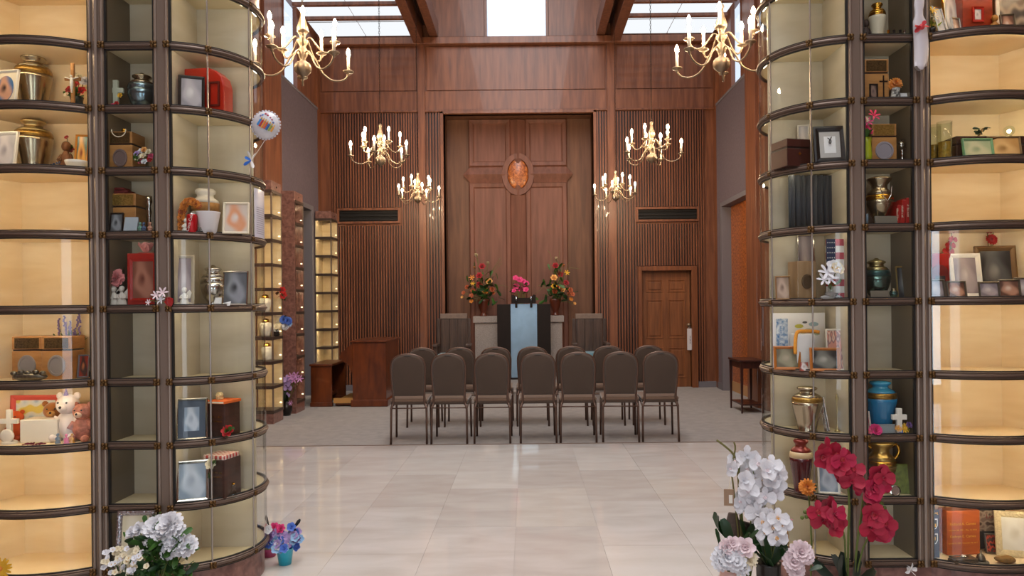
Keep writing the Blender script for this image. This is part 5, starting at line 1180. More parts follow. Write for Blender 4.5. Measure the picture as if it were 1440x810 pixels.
g = G(); g.box(-.05, .05, -.012, .012, 0, .014); g.box(-.012, .02, -.011, .011, .014, .026); part(g, 'body', M_BLACK, t, bevel=.004); g = G(); g.box(-.05, -.025, -.016, -.012, .012, .018); part(g, 'key', M_GOLD, t)
t = figurine('thin amber figure between the cherry urn and the collage frame', nloc(0, 1399, .05), .12, mat('amber figure', 'a5702a', .5))
frame('large white collage frame with black side at the right of the top bow niche', 0, 1405, 1462, -30, .08, rz=-16, fm=M_WHITE, pmat=pic('collage prints', ('4c443c', 'a89480', '6d5a4c'), 5), b=.018, tilt=5)
frame('small pewter frame before the large white collage', 0, 1408, 1427, 20, .0, rz=-8, fm=mat('pewter frame', '6d675c', .35, metal=.7), pmat=P_FACE2, b=.006)
def liner(t):
    g = G(); g.lathe([(.0, .004), (.028, .004), (.028, .10), (0, .10)], 18); part(g, 'gold_fill', mat('gold flakes', 'c9a23c', .4, metal=.5, var=.4, vscale=90), t)
for i, (x, d) in enumerate(((1313, .12), (1328, .05))):
    small_vessel('clear cylinder glass of gold flakes, %s of two' % ('rear one' if i == 0 else 'front one'), nloc(2, x, d), [(0, 0), (.035, 0), (.035, .20), (.032, .20), (.032, .006), (0, .006)], M_GLASSO, 'glass_cylinder', 'vase', 20, liner)
box_urn('dark polished chest urn with domed lid behind green framed photo', 2, 1343, 1445, 191, .05, .14, 2, mat('dark polished chest', '33201a', .25, coat=.4), split=True, lidm=mat('dark polished chest', '33201a'), name='urn_chest')
frame('green bordered photo leaning on the dark polished chest', 2, 1354, 1398, 195, .02, rz=2, fm=mat('green border', '5f8f6c', .5), pmat=pic('pale green print', ('9aa88c', 'b9b89c', '8a9a80')), b=.010)
frame('brown landscape photo leaning at the right of the dark chest', 2, 1390, 1436, 192, .035, rz=-2, fm=mat('brown edge', '6d5a40', .5), pmat=pic('tan landscape', ('b08a58', 'c9a878', '8f7048')), b=.007)
cz_ = rowz(2) + top_h(1390, 191, YF + .05, rowz(2))
t = thing('bonsai', 'tiny dark green bonsai on top of the dark chest', 'plant', (PX(1381, YF + .11, cz_), YF + .11, cz_ + .001))
g = G(); g.lathe([(0, 0), (.025, 0), (.022, .008), (0, .01)], 14); part(g, 'base', M_BLACK, t); g = G(); g.tube([(-.03, 0, .005), (-.01, 0, .02), (.005, 0, .05)], .004, 6); part(g, 'trunk', M_BRONZE, t)
for k in range(12):
    g = G(); leaf_geo(g, (random.uniform(-.01, .01), 0, .02 + .003 * k), (random.choice((-1, 1)), random.uniform(-.6, .3), .25), .034, .014, 10); part(g, 'leaf', M_DGREEN, t)
t = thing('glass_ornament', 'sparkling lit crystal ball on top of the dark chest', 'ornament', (PX(1419, YF + .09, cz_), YF + .09, cz_ + .001))
g = G(); g.lathe([(0, 0), (.014, 0), (.014, .006), (0, .007)], 12); part(g, 'base', M_SILVER, t); g = G(); g.ell((0, 0, .032), .026, 14, 10); part(g, 'globe', M_GLASSO, t, smooth=True); g = G(); g.ell((0, 0, .03), .009, 8, 6); part(g, 'bulb', emitter('ornament bulb', (1, .85, .5), 30), t)
# red shrine and the row of photos (fifth row)
X, Y, z, w_ = spot(4, 1304, 1338, .10); h = top_h(1322, 356, Y, z)
t = thing('urn_box', 'red lacquer shrine box with arched niche behind small photo frames', 'urn', (X, Y + .05, z))
g = G(); g.box(-w_ / 2, w_ / 2, -.05, .05, 0, h); part(g, 'body', M_REDL, t, bevel=.005)
g = G()
for s in (1,):
    arch = [(-w_ * .36, .02)] + [(-w_ * .36 * math.cos(a), h * .55 + w_ * .36 * math.sin(a)) for a in [math.pi * i / 10 for i in range(11)]] + [(w_ * .36, .02)]
    g.prism(arch, -.056, -.05)
part(g, 'arched_panel', mat('dark red arch', '6a130c', .4), t)
g = G(); g.box(-w_ * .2, w_ * .2, -.060, -.056, .03, h * .5); part(g, 'photograph', P_DARK, t)
posy('red orchid spray standing behind the red shrine', nloc(4, 1333, .19), [(0, .24, 'orchid', 'red', .03), (.012, .27, 'orchid', 'red', .028), (.02, .30, 'orchid', 'red', .024), (.004, .215, 'orchid', 'red', .03), (.02, .335, 'bud', 'red', .014)], 0)
frame('white carved frame with blurred portrait beside the red shrine', 4, 1339, 1381, 357, .07, rz=-6, fm=M_WHITE, pmat=P_FACE, b=.022)
frame('large brown and gold frame behind the row of small photos', 4, 1376, 1430, 346, .12, rz=-8, fm=mat('brown gold frame', '6a4c26', .4, metal=.3), pmat=P_DARK, b=.026, tilt=8)
rb = [o for o in COL.objects if o.get('label', '').startswith('large brown and gold')][0]
posy('red blossom twig behind the large brown and gold frame', nloc(4, 1394, .20), [(0, .30, 'carnation', 'red', .03), (-.02, .345, 'rose', 'crimson', .022), (.012, .36, 'bud', 'crimson', .014)], 0)
for i, (a, b, yt) in enumerate(((1304, 1330, 394), (1331, 1359, 396), (1377, 1405, 397), (1405, 1434, 394), (1428, 1452, 391))):
    frame('small pewter photo frame in the front row, %s from the left' % ordw[i], 4, a, b, yt, [.02, .0, -.04, -.045, -.02][i], rz=[8, 3, -3, -6, -10][i], fm=mat('pewter frame', '6d675c'), pmat=P_FACE2 if i % 2 else P_FACE, b=.008, group='small photo frames before the red shrine')
# bottom bow niche
X, Y, z, w_ = spot(8, 1305, 1321, .03); h = .235
t = thing('crest_banner', 'dark purple panel with two gold shield crests', 'banner', (X, Y, z), R(0)); mp_ = mat('dark purple cloth', '2c2336', .7)
g = G(); g.box(-w_ / 2, w_ / 2, 0, .01, 0, h); part(g, 'panel', mp_, t)
for k, zc in enumerate((.165, .092)):
    sh = [(-.019, .028), (.019, .028), (.019, -.006), (.012, -.02), (0, -.028), (-.012, -.02), (-.019, -.006)]
    g = G(); g.prism([(x, q + zc) for x, q in sh], -.002, 0); s_ = part(g, 'shield', M_WHITE, t)
    g = G(); g.prism([(x * .78, q * .8 + zc) for x, q in sh], -.0035, -.002); part(g, 'shield_field', mat('shield field', '2a2622', .5), s_)
    g = G(); g.ell((0 if k else -.004, -.004, zc + .004), (.008, .002, .012), 10, 7); part(g, 'charge', mat('gold charge', 'd99a2a', .5), s_)
    if k == 0:
        g = G(); g.box(-.0005, .010, -.0045, -.0035, zc - .012, zc + .004); part(g, 'charge', mat('gold charge', 'd99a2a'), s_)
g = G(); g.tube(smooth_path([(-.02, -.002, .22), (-.006, -.002, .212), (.008, -.002, .222), (.02, -.002, .214)], 3), .0025, 5); g.tube(smooth_path([(-.02, -.002, .208), (0, -.002, .216), (.02, -.002, .224)], 3), .002, 5); part(g, 'ribbon_emblem', mat('gold charge', 'd99a2a'), t)
X, Y, z, w_ = spot(8, 1329, 1377, .065); h = top_h(1350, 718, Y, z)
t = thing('urn_box', 'tall orange cherry wood urn box engraved with two names', 'urn', (X, Y + .06, z), R(5)); m_oc = wood('orange cherry', 'b4581c', '9c4712', rough=.35, st=(3, 3, 10))
g = G(); g.box(-w_ / 2, w_ / 2 + .005, -.06, .01, 0, h); part(g, 'body', m_oc, t, bevel=.004)
m_en = mat('gold engraving', 'e0b03a', .4, metal=.3)
for s, sz, q in (('Richard A. Carnes', .0185, .70), ('October 08, 1931 - May 14, 2018', .0108, .56), ('Kathryn E. Carnes', .0185, .42), ('January 12, 1934 - December 06, 2017', .0098, .27)): text(t, s, sz, (-.002, -.0612, h * q), m_en)
t = thing('poster', 'black poster reading EVER above old snapshots behind the framed photo', 'poster', (nloc(8, 1394, .15)[0], YF + .15, rowz(8)), 0)
g = G(); g.box(-.07, .07, 0, .004, 0, .27); part(g, 'sheet', mat('poster black', '22201e', .6), t)
for i, q in enumerate((.244, .218)): text(t, 'EVER', .026, (-.03, -.0012, q), M_PAPER); text(t, 'O', .026, (.045, -.0012, q), M_PAPER)
g = G(); g.box(-.06, .06, -.002, 0, .09, .195); sn = part(g, 'snapshot', pic('sepia snapshots', ('5c4a40', 'b09c88', '8a7466'), 6), t)
text(sn, 'Love', .03, (0, -.0032, .165), mat('red ink', '8c2a22', .6))
frame('small grey frame with red dressed figures before the poster', 8, 1386, 1404, 752, .08, rz=-6, fm=mat('pewter frame', '6d675c'), pmat=pic('red figures', ('2c2622', 'b5432c', '4a342c'), 5), b=.008)
frame('large ivory floral frame with handwritten letter, bottom right niche', 8, 1404, 1458, 722, .03, rz=-16, fm=mat('ivory floral frame', 'e0cfa4', .6, bump=.6, bscale=120, var=.2, vscale=80), pmat=pic('letter paper', ('d9d6cc', 'e2e0d8', 'cfcabc')), b=.030, tilt=8)
t = thing('leather_wallet', 'folded dark leather pouch with a wristwatch on top', 'wallet', nloc(8, 1354, -.025), R(6))
g = G(); g.box(-.06, .06, -.03, .03, 0, .012); g.box(-.055, .06, -.028, .03, .012, .022); part(g, 'pouch', mat('brown leather', '4a3a28', .5, bump=.3), t, bevel=.005)
t = thing('wristwatch', 'silver wristwatch lying on the leather pouch', 'watch', (t.location.x + .002, t.location.y, t.location.z + .0225), R(10))
g = G(); g.lathe([(0, 0), (.013, 0), (.014, .006), (.011, .009), (0, .009)], 18); part(g, 'case', M_SILVER, t); g = G(); g.box(-.045, -.012, -.007, .007, 0, .004); g.box(.012, .03, -.007, .007, 0, .004); part(g, 'strap', M_SILVER, t); g = G(); g.lathe([(0, .009), (.0095, .009), (0, .0095)], 14); part(g, 'dial', M_WHITE, t)
t = thing('hand_bell', 'small pewter bell on a grey saucer in the bottom bow niche', 'bell', nloc(8, 1379, -.03))
g = G(); g.lathe([(0, 0), (.036, 0), (.034, .005), (0, .007)], 20); part(g, 'saucer', mat('grey saucer', '5a564e', .5), t, smooth=True); g = G(); g.lathe([(.0, .007), (.022, .007), (.02, .02), (.014, .036), (.004, .042), (.005, .052), (0, .054)], 16); part(g, 'bell', mat('tarnished silver', '7d7668'), t, smooth=True)
t = thing('stone', 'lumpy ochre stone lying before the ivory frame', 'stone', nloc(8, 1413, -.05))
g = G(); g.ell((0, 0, .018), (.048, .02, .018), 16, 9); g.v = [(x * (1 + .12 * math.sin(40 * y + 60 * z)), y, max(0, z * (1 + .15 * math.sin(70 * x)) - .006 * (x / .05))) for x, y, z in g.v]; part(g, 'rock', mat('ochre stone', '8a6428', .7, bump=.5, bscale=60, var=.3), t, smooth=True)
# ------------------------------------------------------------------ flowers and keepsakes standing on the floor or fixed to the towers
def pot_thing(name, label, cat, loc, prof, m, rz=0.0):
    t = thing(name, label, cat, loc, rz); g = G(); g.lathe(prof, 20); part(g, 'pot', m, t, smooth=True); return t
def rel(t, px, py, Y): return P(px, py, Y) - Vector(t.location)
def stem_to(t, pts, r=.003, m=None, name='stem'):
    g = G(); g.tube(smooth_path(pts, 3), r, 6); return part(g, name, m or M_STEM, t, smooth=True)
random.seed(21)
# white carnation bouquet, left foreground
Y0 = 3.22
t = pot_thing('bouquet', 'white carnations with dense green leaves before the left tower', 'flowers', (PX(222, Y0, .1), Y0, 0), [(0, 0), (.05, 0), (.055, .09), (.05, .13), (.058, .14), (.05, .14), (0, .12)], M_GLASSO)
for px, py, r in ((222, 738, .068), (240, 733, .066), (230, 746, .05), (252, 757, .066), (240, 758, .05), (262, 762, .055), (238, 770, .040), (214, 750, .045), (247, 742, .05)):
    p = rel(t, px, py, Y0 - random.uniform(-.01, .03)); stem_to(t, [(0, 0, .10), (p.x * .4, p.y, p.z * .55), p - Vector((0, -.01, .02))], .003); blossom(t, 'carnation', 'white', p - Vector((0, 0, .02)), (random.uniform(-.3, .3), -.9, .7), r)
for px, py, r in ((197, 745, .04), (187, 750, .035)):
    p = rel(t, px, py, Y0 + .02); stem_to(t, [(0, 0, .10), (p.x * .5, 0, p.z * .6), p], .002); blossom(t, 'rose', 'white', p, (-.3, -.9, .5), r)
for k in range(170):
    px = random.gauss(228, 22); py = random.uniform(752, 812); px = min(268, max(188, px)); p = rel(t, px, py, Y0 + random.uniform(-.05, .06))
    g = G(); leaf_geo(g, p, (random.uniform(-1, 1), random.uniform(-1, .3), random.uniform(-.4, .8)), random.uniform(.05, .08), .026); part(g, 'leaf', M_GREEN if random.random() < .6 else M_DGREEN, t, smooth=True)
for px, py in ((205, 733), (216, 728), (222, 727)):
    p = rel(t, px, py + 4, Y0 + .02); g = G(); leaf_geo(g, p, (random.uniform(-.4, .4), -.3, 1), .04, .022); part(g, 'leaf', M_GREEN, t, smooth=True)
# kalanchoe
Y0 = 3.14
t = pot_thing('potted_kalanchoe', 'pot of tiny cream white kalanchoe flowers at the foot of the left tower', 'plant', (PX(176, Y0, .1), Y0, 0), [(0, 0), (.055, 0), (.07, .12), (.062, .12), (0, .10)], mat('terracotta pot', '8a5a42', .8))
for k in range(64):
    px, py = random.gauss(178, 17), random.gauss(788, 10)
    px = min(206, max(146, px)); py = max(772, py); p = rel(t, px, py, Y0 + random.uniform(-.05, .03)); blossom(t, 'five', 'cream' if random.random() < .55 else 'white', p, (random.uniform(-.4, .4), -.9, .6), .0135, 'yellow' if k % 3 == 0 else None)
for k in range(14):
    p = rel(t, random.uniform(150, 205), random.uniform(785, 806), Y0 + .02); stem_to(t, [(0, 0, .10), (p.x * .5, 0, .12 + p.z * .3), p], .0018)
for k in range(16):
    p = rel(t, random.uniform(150, 205), random.uniform(795, 825), Y0 + random.uniform(-.03, .04)); g = G(); leaf_geo(g, p, (random.uniform(-1, 1), -.5, .3), .06, .04); part(g, 'leaf', M_DGREEN, t, smooth=True)
frame_at('ornate silver frame standing on the floor behind white flowers', (PX(190, 3.39, .2), 3.36, .001), .17, .475, R(2), 7, mat('ornate silver', 'b4b0b4', .25, metal=.9, bump=.8, bscale=60), pic('cream certificate', ('e0d8b8', 'efe8d0', 'd0c8a0')), .022, .016, stand=False)
t = pot_thing('sunflower', 'yellow silk sunflower peeping in at the lower left corner', 'flowers', (PX(-2, 3.2, .1), 3.2, 0), [(0, 0), (.04, 0), (.045, .12), (.04, .12), (0, .10)], mat('dark green glass', '24383a'))
p = rel(t, 1, 800, 3.17); stem_to(t, [(0, 0, .1), (0, 0, .2), p]); blossom(t, 'sunflower', 'yellow', p, (.2, -1, .2), .05, 'orange')
# turquoise pail and pink pot beyond the left tower
Y0 = 4.0
t = pot_thing('flower_pail', 'turquoise pail of blue and lilac silk flowers beside the left tower', 'flowers', (PX(401, Y0, 0), Y0, .0), [(0, 0), (.034, 0), (.046, .088), (.048, .09), (.042, .09), (.032, .01), (0, .01)], mat('turquoise pail', '2fb4cf', .3))
cl = ['sky', 'blue', 'lilac', 'white', 'blue', 'lilac', 'sky', 'purple']
for k in range(34):
    px, py = random.uniform(376, 424), random.uniform(741, 775)
    if abs(px - 399) + abs(py - 757) > 36: continue
    p = rel(t, px, py, Y0 + random.uniform(-.05, .03)); blossom(t, 'five', random.choice(cl), p, (random.uniform(-.6, .6), -.9, .5), .027, 'cream' if k % 2 else None)
for px, py in ((395, 744), (386, 742)): blossom(t, 'rose', 'hot', rel(t, px, py, Y0), (0, -.8, .6), .03)
for k in range(8):
    p = rel(t, random.uniform(380, 420), random.uniform(750, 770), Y0); stem_to(t, [(0, 0, .07), (p.x * .5, 0, p.z * .7), p], .002)
for px, py in ((418, 750), (422, 760), (378, 738), (414, 742)):
    g = G(); leaf_geo(g, rel(t, px, py, Y0 + .03), (random.uniform(-1, 1), -.2, .6), .055, .02); part(g, 'leaf', mat('black leaf', '1c1a1e', .5), t)
t = pot_thing('flower_pot', 'small pink pot with a green rim behind the turquoise pail', 'pot', (PX(379, 4.13, 0), 4.13, .0), [(0, 0), (.035, 0), (.045, .05), (.043, .05), (0, .03)], mat('pink pot', 'b2456f', .5))
g = G(); g.lathe([(.045, .05), (.047, .075), (.042, .075), (.04, .05)], 18); part(g, 'rim', mat('sage rim', '9aa88a', .5), t, smooth=True)
# ------------------------------------------------------------------ right foreground
Y0 = 3.30
t = pot_thing('white_orchid', 'tall white orchid cascade with bare curling stems before the right tower', 'flowers', (PX(1046, Y0, 0), Y0, 0), [(0, 0), (.06, 0), (.07, .14), (.062, .14), (0, .12)], mat('driftwood planter', '6d5f52', .9, bump=.6))
stem_to(t, [(0, 0, .12), rel(t, 1040, 700, Y0), rel(t, 1037, 660, Y0), rel(t, 1032, 640, Y0), rel(t, 1020, 628, Y0), rel(t, 1008, 619, Y0)], .0055, M_STEMB)
stem_to(t, [(0, 0, .12), rel(t, 1033, 700, Y0), rel(t, 1029, 660, Y0), rel(t, 1034, 632, Y0), rel(t, 1032, 622, Y0)], .004, M_STEMB)
stem_to(t, [(0.02, 0, .12), rel(t, 1041, 690, Y0), rel(t, 1040, 655, Y0), rel(t, 1048, 642, Y0), rel(t, 1056, 650, Y0), rel(t, 1060, 672, Y0)], .004, M_STEM)
for px, py, r in ((1026, 659, .04), (1034, 648, .04), (1050, 641, .055), (1058, 650, .05), (1066, 653, .05), (1050, 660, .05), (1060, 668, .045), (1085, 654, .05), (1078, 662, .05), (1090, 661, .05), (1094, 668, .045), (1082, 672, .055), (1092, 680, .05), (1074, 682, .055), (1085, 692, .05), (1066, 690, .05), (1044, 697, .05), (1054, 703, .055), (1040, 706, .045), (1060, 712, .05), (1066, 722, .06), (1072, 730, .055), (1052, 690, .05), (1046, 676, .05), (1070, 668, .05), (1048, 716, .045), (1076, 700, .05), (1090, 697, .04), (1056, 680, .05), (1064, 700, .05)):
    blossom(t, 'orchid' if random.random() < .6 else 'five', 'white', rel(t, px, py, Y0 + random.uniform(-.06, .04)), (random.uniform(-.6, .6), -1, random.uniform(-.2, .5)), r, 'pale' if random.random() < .5 else None)
for (a, b) in (((1078, 700), (1085, 655)), ((1062, 735), (1070, 680)), ((1056, 740), (1052, 690))): stem_to(t, [(.02, 0, .12), rel(t, *a, Y0 + .03), rel(t, *b, Y0 + .03)], .0035, M_STEM)
for px, py, dx in ((1018, 740, -1), (1046, 752, .2), (1030, 752, -.4), (1056, 755, .6)):
    for q in range(2):
        g = G(); leaf_geo(g, rel(t, px, py + 12, Y0 + .02 * q), (dx, -.4, .9), .12, .05, 30); part(g, 'leaf', M_DGREEN, t, smooth=True)
g = G(); b0 = rel(t, 1031, 762, Y0 + .03); g.prism([(-.03, -.02), (.03, -.02), (.034, .08), (.02, .135), (-.02, .14), (-.034, .09)], -.008, .008, Matrix.Translation(b0)); part(g, 'bark_slab', mat('grey bark', '6a5a50', .9, bump=.8, bscale=40), t, bevel=.006)
g = G(); g.prism([(-.02, -.02), (.02, -.02), (.02, .10), (-.02, .11)], -.008, .008, Matrix.Translation(rel(t, 1050, 765, Y0 + .05))); part(g, 'bark_slab', mat('dark bark', '3f342d', .9, bump=.8, bscale=40), t, bevel=.006)
tg = thing('wooden_tag', 'square wooden tag with a white figure hanging from the white orchid', 'tag', P(1025, 711, Y0 - .03), R(-8))
g = G(); g.box(-.022, .022, -.003, .003, 0, .075); part(g, 'board', wood('tag wood', 'a8886a', '8f7054'), tg); g = G(); g.box(.0, .016, -.0045, -.003, .012, .05); part(g, 'printed_figure', M_WHITE, tg); g = G(); g.tube([(0, 0, .075), (.015, .02, .14)], .0012, 5); part(g, 'cord', M_CREAM, tg)
# white orchid in a black pot
Y0 = 3.22
t = pot_thing('potted_orchid', 'white orchid in a glossy black pot, right foreground', 'flowers', (PX(1081, Y0, .1), Y0, 0), [(0, 0), (.042, 0), (.050, .05), (.054, .262), (.056, .27), (.048, .27), (.046, .22), (0, .2)], M_BLACK)
for px, py, r in ((1076, 748, .06), (1088, 742, .055), (1094, 729, .05), (1082, 757, .055), (1072, 735, .05), (1092, 757, .05), (1100, 738, .045), (1084, 730, .05)):
    blossom(t, 'orchid', 'white', rel(t, px, py, Y0 - .03 + random.uniform(-.02, .03)), (random.uniform(-.3, .3), -1, .25), r, 'peach')
for a in ((1076, 765), (1086, 750), (1094, 735)): stem_to(t, [(0, 0, .22), rel(t, a[0], a[1] + 8, Y0), rel(t, *a, Y0)], .003)
for k in range(9):
    g = G(); leaf_geo(g, (random.uniform(-.02, .02), random.uniform(-.02, .02), .24), (random.uniform(-.9, .9), random.uniform(-.6, .2), 1), random.uniform(.12, .18), .05, 25); part(g, 'leaf', M_DGREEN, t, smooth=True)
pk = thing('star_pick', 'pink star pick with a heart on a stick beside the black pot', 'decoration', P(1113, 810, 3.2))
L = 3.2 / F
g = G(); g.tube([(0, 0, 0), rel(pk, 1107, 740, 3.2)], .0025, 6); part(g, 'stick', M_OAK, pk)
g = G(); c_ = rel(pk, 1107, 733, 3.195); g.prism([((.028 if i % 2 == 0 else .013) * math.sin(i * math.pi / 5), (.028 if i % 2 == 0 else .013) * math.cos(i * math.pi / 5)) for i in range(10)], -.003, .003, Matrix.Translation(c_)); part(g, 'star', mat('pink felt', 'd89a9c', .9), pk)
g = G(); g.prism([(0, -.012), (.011, .0), (.009, .008), (.004, .009), (0, .005), (-.004, .009), (-.009, .008), (-.011, 0)], -.005, -.003, Matrix.Translation(c_)); part(g, 'heart', mat('dark pink felt', 'b8485c', .9), pk)
pk.location.z = 0
for ch_ in pk.children: ch_.location.z += P(1113, 810, 3.2).z
g = G(); g.tube([(0, 0, 0), (0, 0, P(1113, 810, 3.2).z)], .0025, 6); part(g, 'stake', M_OAK, pk)
# pink vase with cream flowers
Y0 = 3.14
t = pot_thing('flower_vase', 'blush pink vase with cream roses and feathery white flowers, right foreground', 'flowers', (PX(1026, Y0, .1), Y0, 0), [(0, 0), (.045, 0), (.062, .10), (.055, .2), (.04, .25), (.045, .27), (.036, .27), (0, .2)], mat('blush vase', 'd3aa9e', .35))
for px, py, k, c, r in ((1048, 770, 'rose', 'pale', .05), (1030, 764, 'rose', 'pale', .035), (1020, 782, 'carnation', 'white', .06), (1034, 788, 'carnation', 'white', .055), (1012, 788, 'carnation', 'white', .05), (1026, 776, 'rose', 'pink', .022), (1042, 796, 'pom', 'white', .05), (1052, 786, 'pom', 'cream', .045), (1022, 770, 'carnation', 'pale', .04)):
    p = rel(t, px, py, Y0 - .03); stem_to(t, [(0, 0, .22), p + Vector((0, .02, -.01))], .002); blossom(t, k, c, p, (random.uniform(-.4, .4), -1, .4), r)
for px, py in ((1012, 755), (1044, 758), (1054, 762), (1050, 750)):
    g = G(); leaf_geo(g, rel(t, px, py + 14, Y0), (random.uniform(-.5, .5), -.3, 1), .08, .02); part(g, 'leaf', M_DGREEN, t, smooth=True)
# white roses bunch
Y0 = 3.16
t = pot_thing('rose_bunch', 'bunch of three blush white roses in a glass on the floor', 'flowers', (PX(1126, Y0, .1), Y0, 0), [(0, 0), (.035, 0), (.04, .16), (.036, .16), (0, .02)], M_GLASSO)
for px, py, r in ((1126, 777, .055), (1115, 790, .05), (1118, 800, .045), (1133, 782, .04)):
    p = rel(t, px, py, Y0 - .02); stem_to(t, [(0, 0, .06), p + Vector((0, .02, -.02))], .003); blossom(t, 'carnation', 'pale', p, (random.uniform(-.3, .3), -1, .5), r)
for px, py, c in ((1138, 803, 'leaf'), (1130, 806, 'leaf'), (1104, 775, 'leaf'), (1098, 782, 'leaf')):
    g = G(); leaf_geo(g, rel(t, px, py, Y0), (random.uniform(-1, 1), -.3, .7), .06, .03); part(g, 'leaf', M_DGREEN if c == 'leaf' else M_OAK, t, smooth=True)
# red orchids
Y0 = 3.20
t = pot_thing('red_orchid', 'crimson silk orchids on tall arching stems before the right tower', 'flowers', (PX(1192, Y0, .1), Y0, 0), [(0, 0), (.06, 0), (.07, .14), (.062, .14), (0, .12)], M_BLACK)
stem_to(t, [(0, 0, .12), rel(t, 1193, 750, Y0), rel(t, 1194, 700, Y0), rel(t, 1188, 672, Y0), rel(t, 1170, 645, Y0)], .005, M_STEM); stem_to(t, [(.02, 0, .12), rel(t, 1206, 760, Y0), rel(t, 1212, 720, Y0), rel(t, 1216, 690, Y0), rel(t, 1235, 662, Y0)], .005, M_STEM); stem_to(t, [(-.01, 0, .12), rel(t, 1188, 760, Y0), rel(t, 1178, 740, Y0), rel(t, 1150, 725, Y0), rel(t, 1132, 722, Y0)], .004, M_STEM); stem_to(t, [(.02, 0, .12), rel(t, 1214, 770, Y0), rel(t, 1230, 745, Y0)], .004, M_STEM)
for px, py, r in ((1162, 632, .06), (1155, 642, .055), (1176, 640, .06), (1184, 646, .06), (1178, 655, .055), (1188, 668, .06), (1200, 660, .05), (1198, 678, .055), (1210, 686, .055), (1216, 694, .055), (1226, 688, .055), (1224, 700, .05), (1236, 666, .055), (1230, 676, .06), (1242, 672, .05), (1238, 684, .05), (1150, 720, .055), (1160, 714, .06), (1172, 722, .06), (1158, 732, .06), (1170, 740, .055), (1176, 732, .05), (1228, 724, .06), (1236, 732, .06), (1224, 742, .06), (1240, 746, .055), (1232, 752, .05), (1246, 736, .05)):
    blossom(t, 'five' if random.random() < .5 else 'orchid', 'crim3' if random.random() < .4 else 'crim2', rel(t, px, py, Y0 + random.uniform(-.05, .03)), (random.uniform(-.6, .6), -1, random.uniform(-.2, .5)), r, 'crimson' if random.random() < .5 else None)
for px, py in ((1128, 728), (1132, 720), (1134, 727), (1240, 708), (1244, 714)): g = G(); g.ell(rel(t, px, py, Y0), .009, 8, 6); part(g, 'bud', M_STEM, t, smooth=True)
for dx, dy in ((-1, 0), (-.7, -.4), (-.3, -.6), (.4, -.5), (.8, -.2), (1, .1), (.1, .3), (-.9, -.2), (.6, -.5)):
    g = G(); leaf_geo(g, (0, 0, .13), (dx, dy, .75), .2, .045, 45); part(g, 'leaf', mat('blackish leaf', '1d2b20', .35), t, smooth=True)
mg = thing('marigold', 'orange marigold on a green stem leaning on the right tower', 'flowers', (PX(1139, 3.38, 0), 3.38, 0))
p = rel(mg, 1135, 685, 3.36); stem_to(mg, [(0, 0, 0), (.01, 0, .3), p + Vector((.01, .01, -.02))], .004); blossom(mg, 'pom', 'orange', p, (-.1, -1, .4), .042)
g = G(); leaf_geo(g, rel(mg, 1141, 695, 3.37), (.4, -.4, .8), .05, .022); part(g, 'leaf', M_DGREEN, mg, smooth=True)
# ------------------------------------------------------------------ things fixed to the towers
ft = thing('silk_flower_spray', 'white lilies and a red tulip tucked onto the left tower post', 'flowers', P(240, 428, 3.435))
for px, py, k, c, r in ((240, 427, 'tulip', 'red', .055), (229, 408, 'lily', 'pale', .03), (228, 418, 'lily', 'white', .03), (220, 412, 'lily', 'pale', .026), (210, 422, 'lily', 'pale', .02)):
    p = rel(ft, px, py, 3.405); stem_to(ft, [(0, .005, 0), p], .0016); blossom(ft, k, c, p - Vector((0, 0, .012)), (.1, -.7, .7) if k == 'tulip' else (random.uniform(-.4, .4), -1, .3), r)
# birthday balloon on a stick
bc = P(374, 176, 3.52); b = thing('balloon', 'clear round birthday balloon printed with seven coloured candles', 'balloon', bc)
g = G(); g.ell((0, 0, 0), (.068, .032, .068), 28, 14); part(g, 'envelope', mat('frosted balloon film', 'd9d6da', .18, var=.15, vscale=30, coat=.4), b, smooth=True)
for k in range(28):
    a = 2 * math.pi * k / 28; g = G(); g.ell((.069 * math.cos(a), 0, .069 * math.sin(a)), (.007, .004, .007), 6, 4); part(g, 'scalloped_edge', mat('balloon seam', 'c6c4cc', .25), b)
cand = ['3f86c8', 'b8322c', 'd9862a', 'cc5a3a', '2f62a4', '8a9a3a', 'd99a3a']
for k, c in enumerate(cand):
    x, zz = -.022 + .0105 * k, .008 - .0062 * k
    g = G(); dy = -.0325 + abs(k - 2.5) * .0012; ang = R(-33); ln = [.034, .036, .038, .034, .034, .03, .026][k]
    Mx = Matrix.Translation((x, dy - .002, zz)) @ Matrix.Rotation(-ang, 4, 'Y')
    g.box(-.0042, .0042, -.002, .002, -ln / 2, ln / 2, Mx); cn = part(g, 'printed_candle', mat('candle ' + c, c, .5), b)
    g = G(); g.ell((0, 0, ln / 2 + .006), (.003, .002, .006), 8, 6, Mx); part(g, 'printed_flame', mat('flame yellow', 'e0b030', .5), cn)
for k, (dx, dz, c) in enumerate(((-.006, .044, '4a86c8'), (.008, .05, 'c8606c'), (.018, .042, 'c8606c'), (.03, .03, 'b05a78'), (.038, .02, 'b05a78'), (-.016, .04, '8a6a9c'), (.044, .006, '6a7ab0'))):
    g = G(); g.ell((dx, -.024 + .1 * (dx * dx + dz * dz) * 2, dz), (.006, .003, .005), 8, 5); part(g, 'printed_balloon', mat('print ' + c, c, .5), b)
g = G(); e_ = P(355, 224, 3.685) - bc; g.tube([(0, .0, -.066), (e_.x * .5, e_.y * .5, e_.z * .75), tuple(e_)], .0016, 5); part(g, 'ribbon_stem', M_PAPER, b)
rb_ = thing('ribbon_bow', 'blue and white ribbon tied at the left tower below the balloon', 'ribbon', P(354, 226, 3.695))
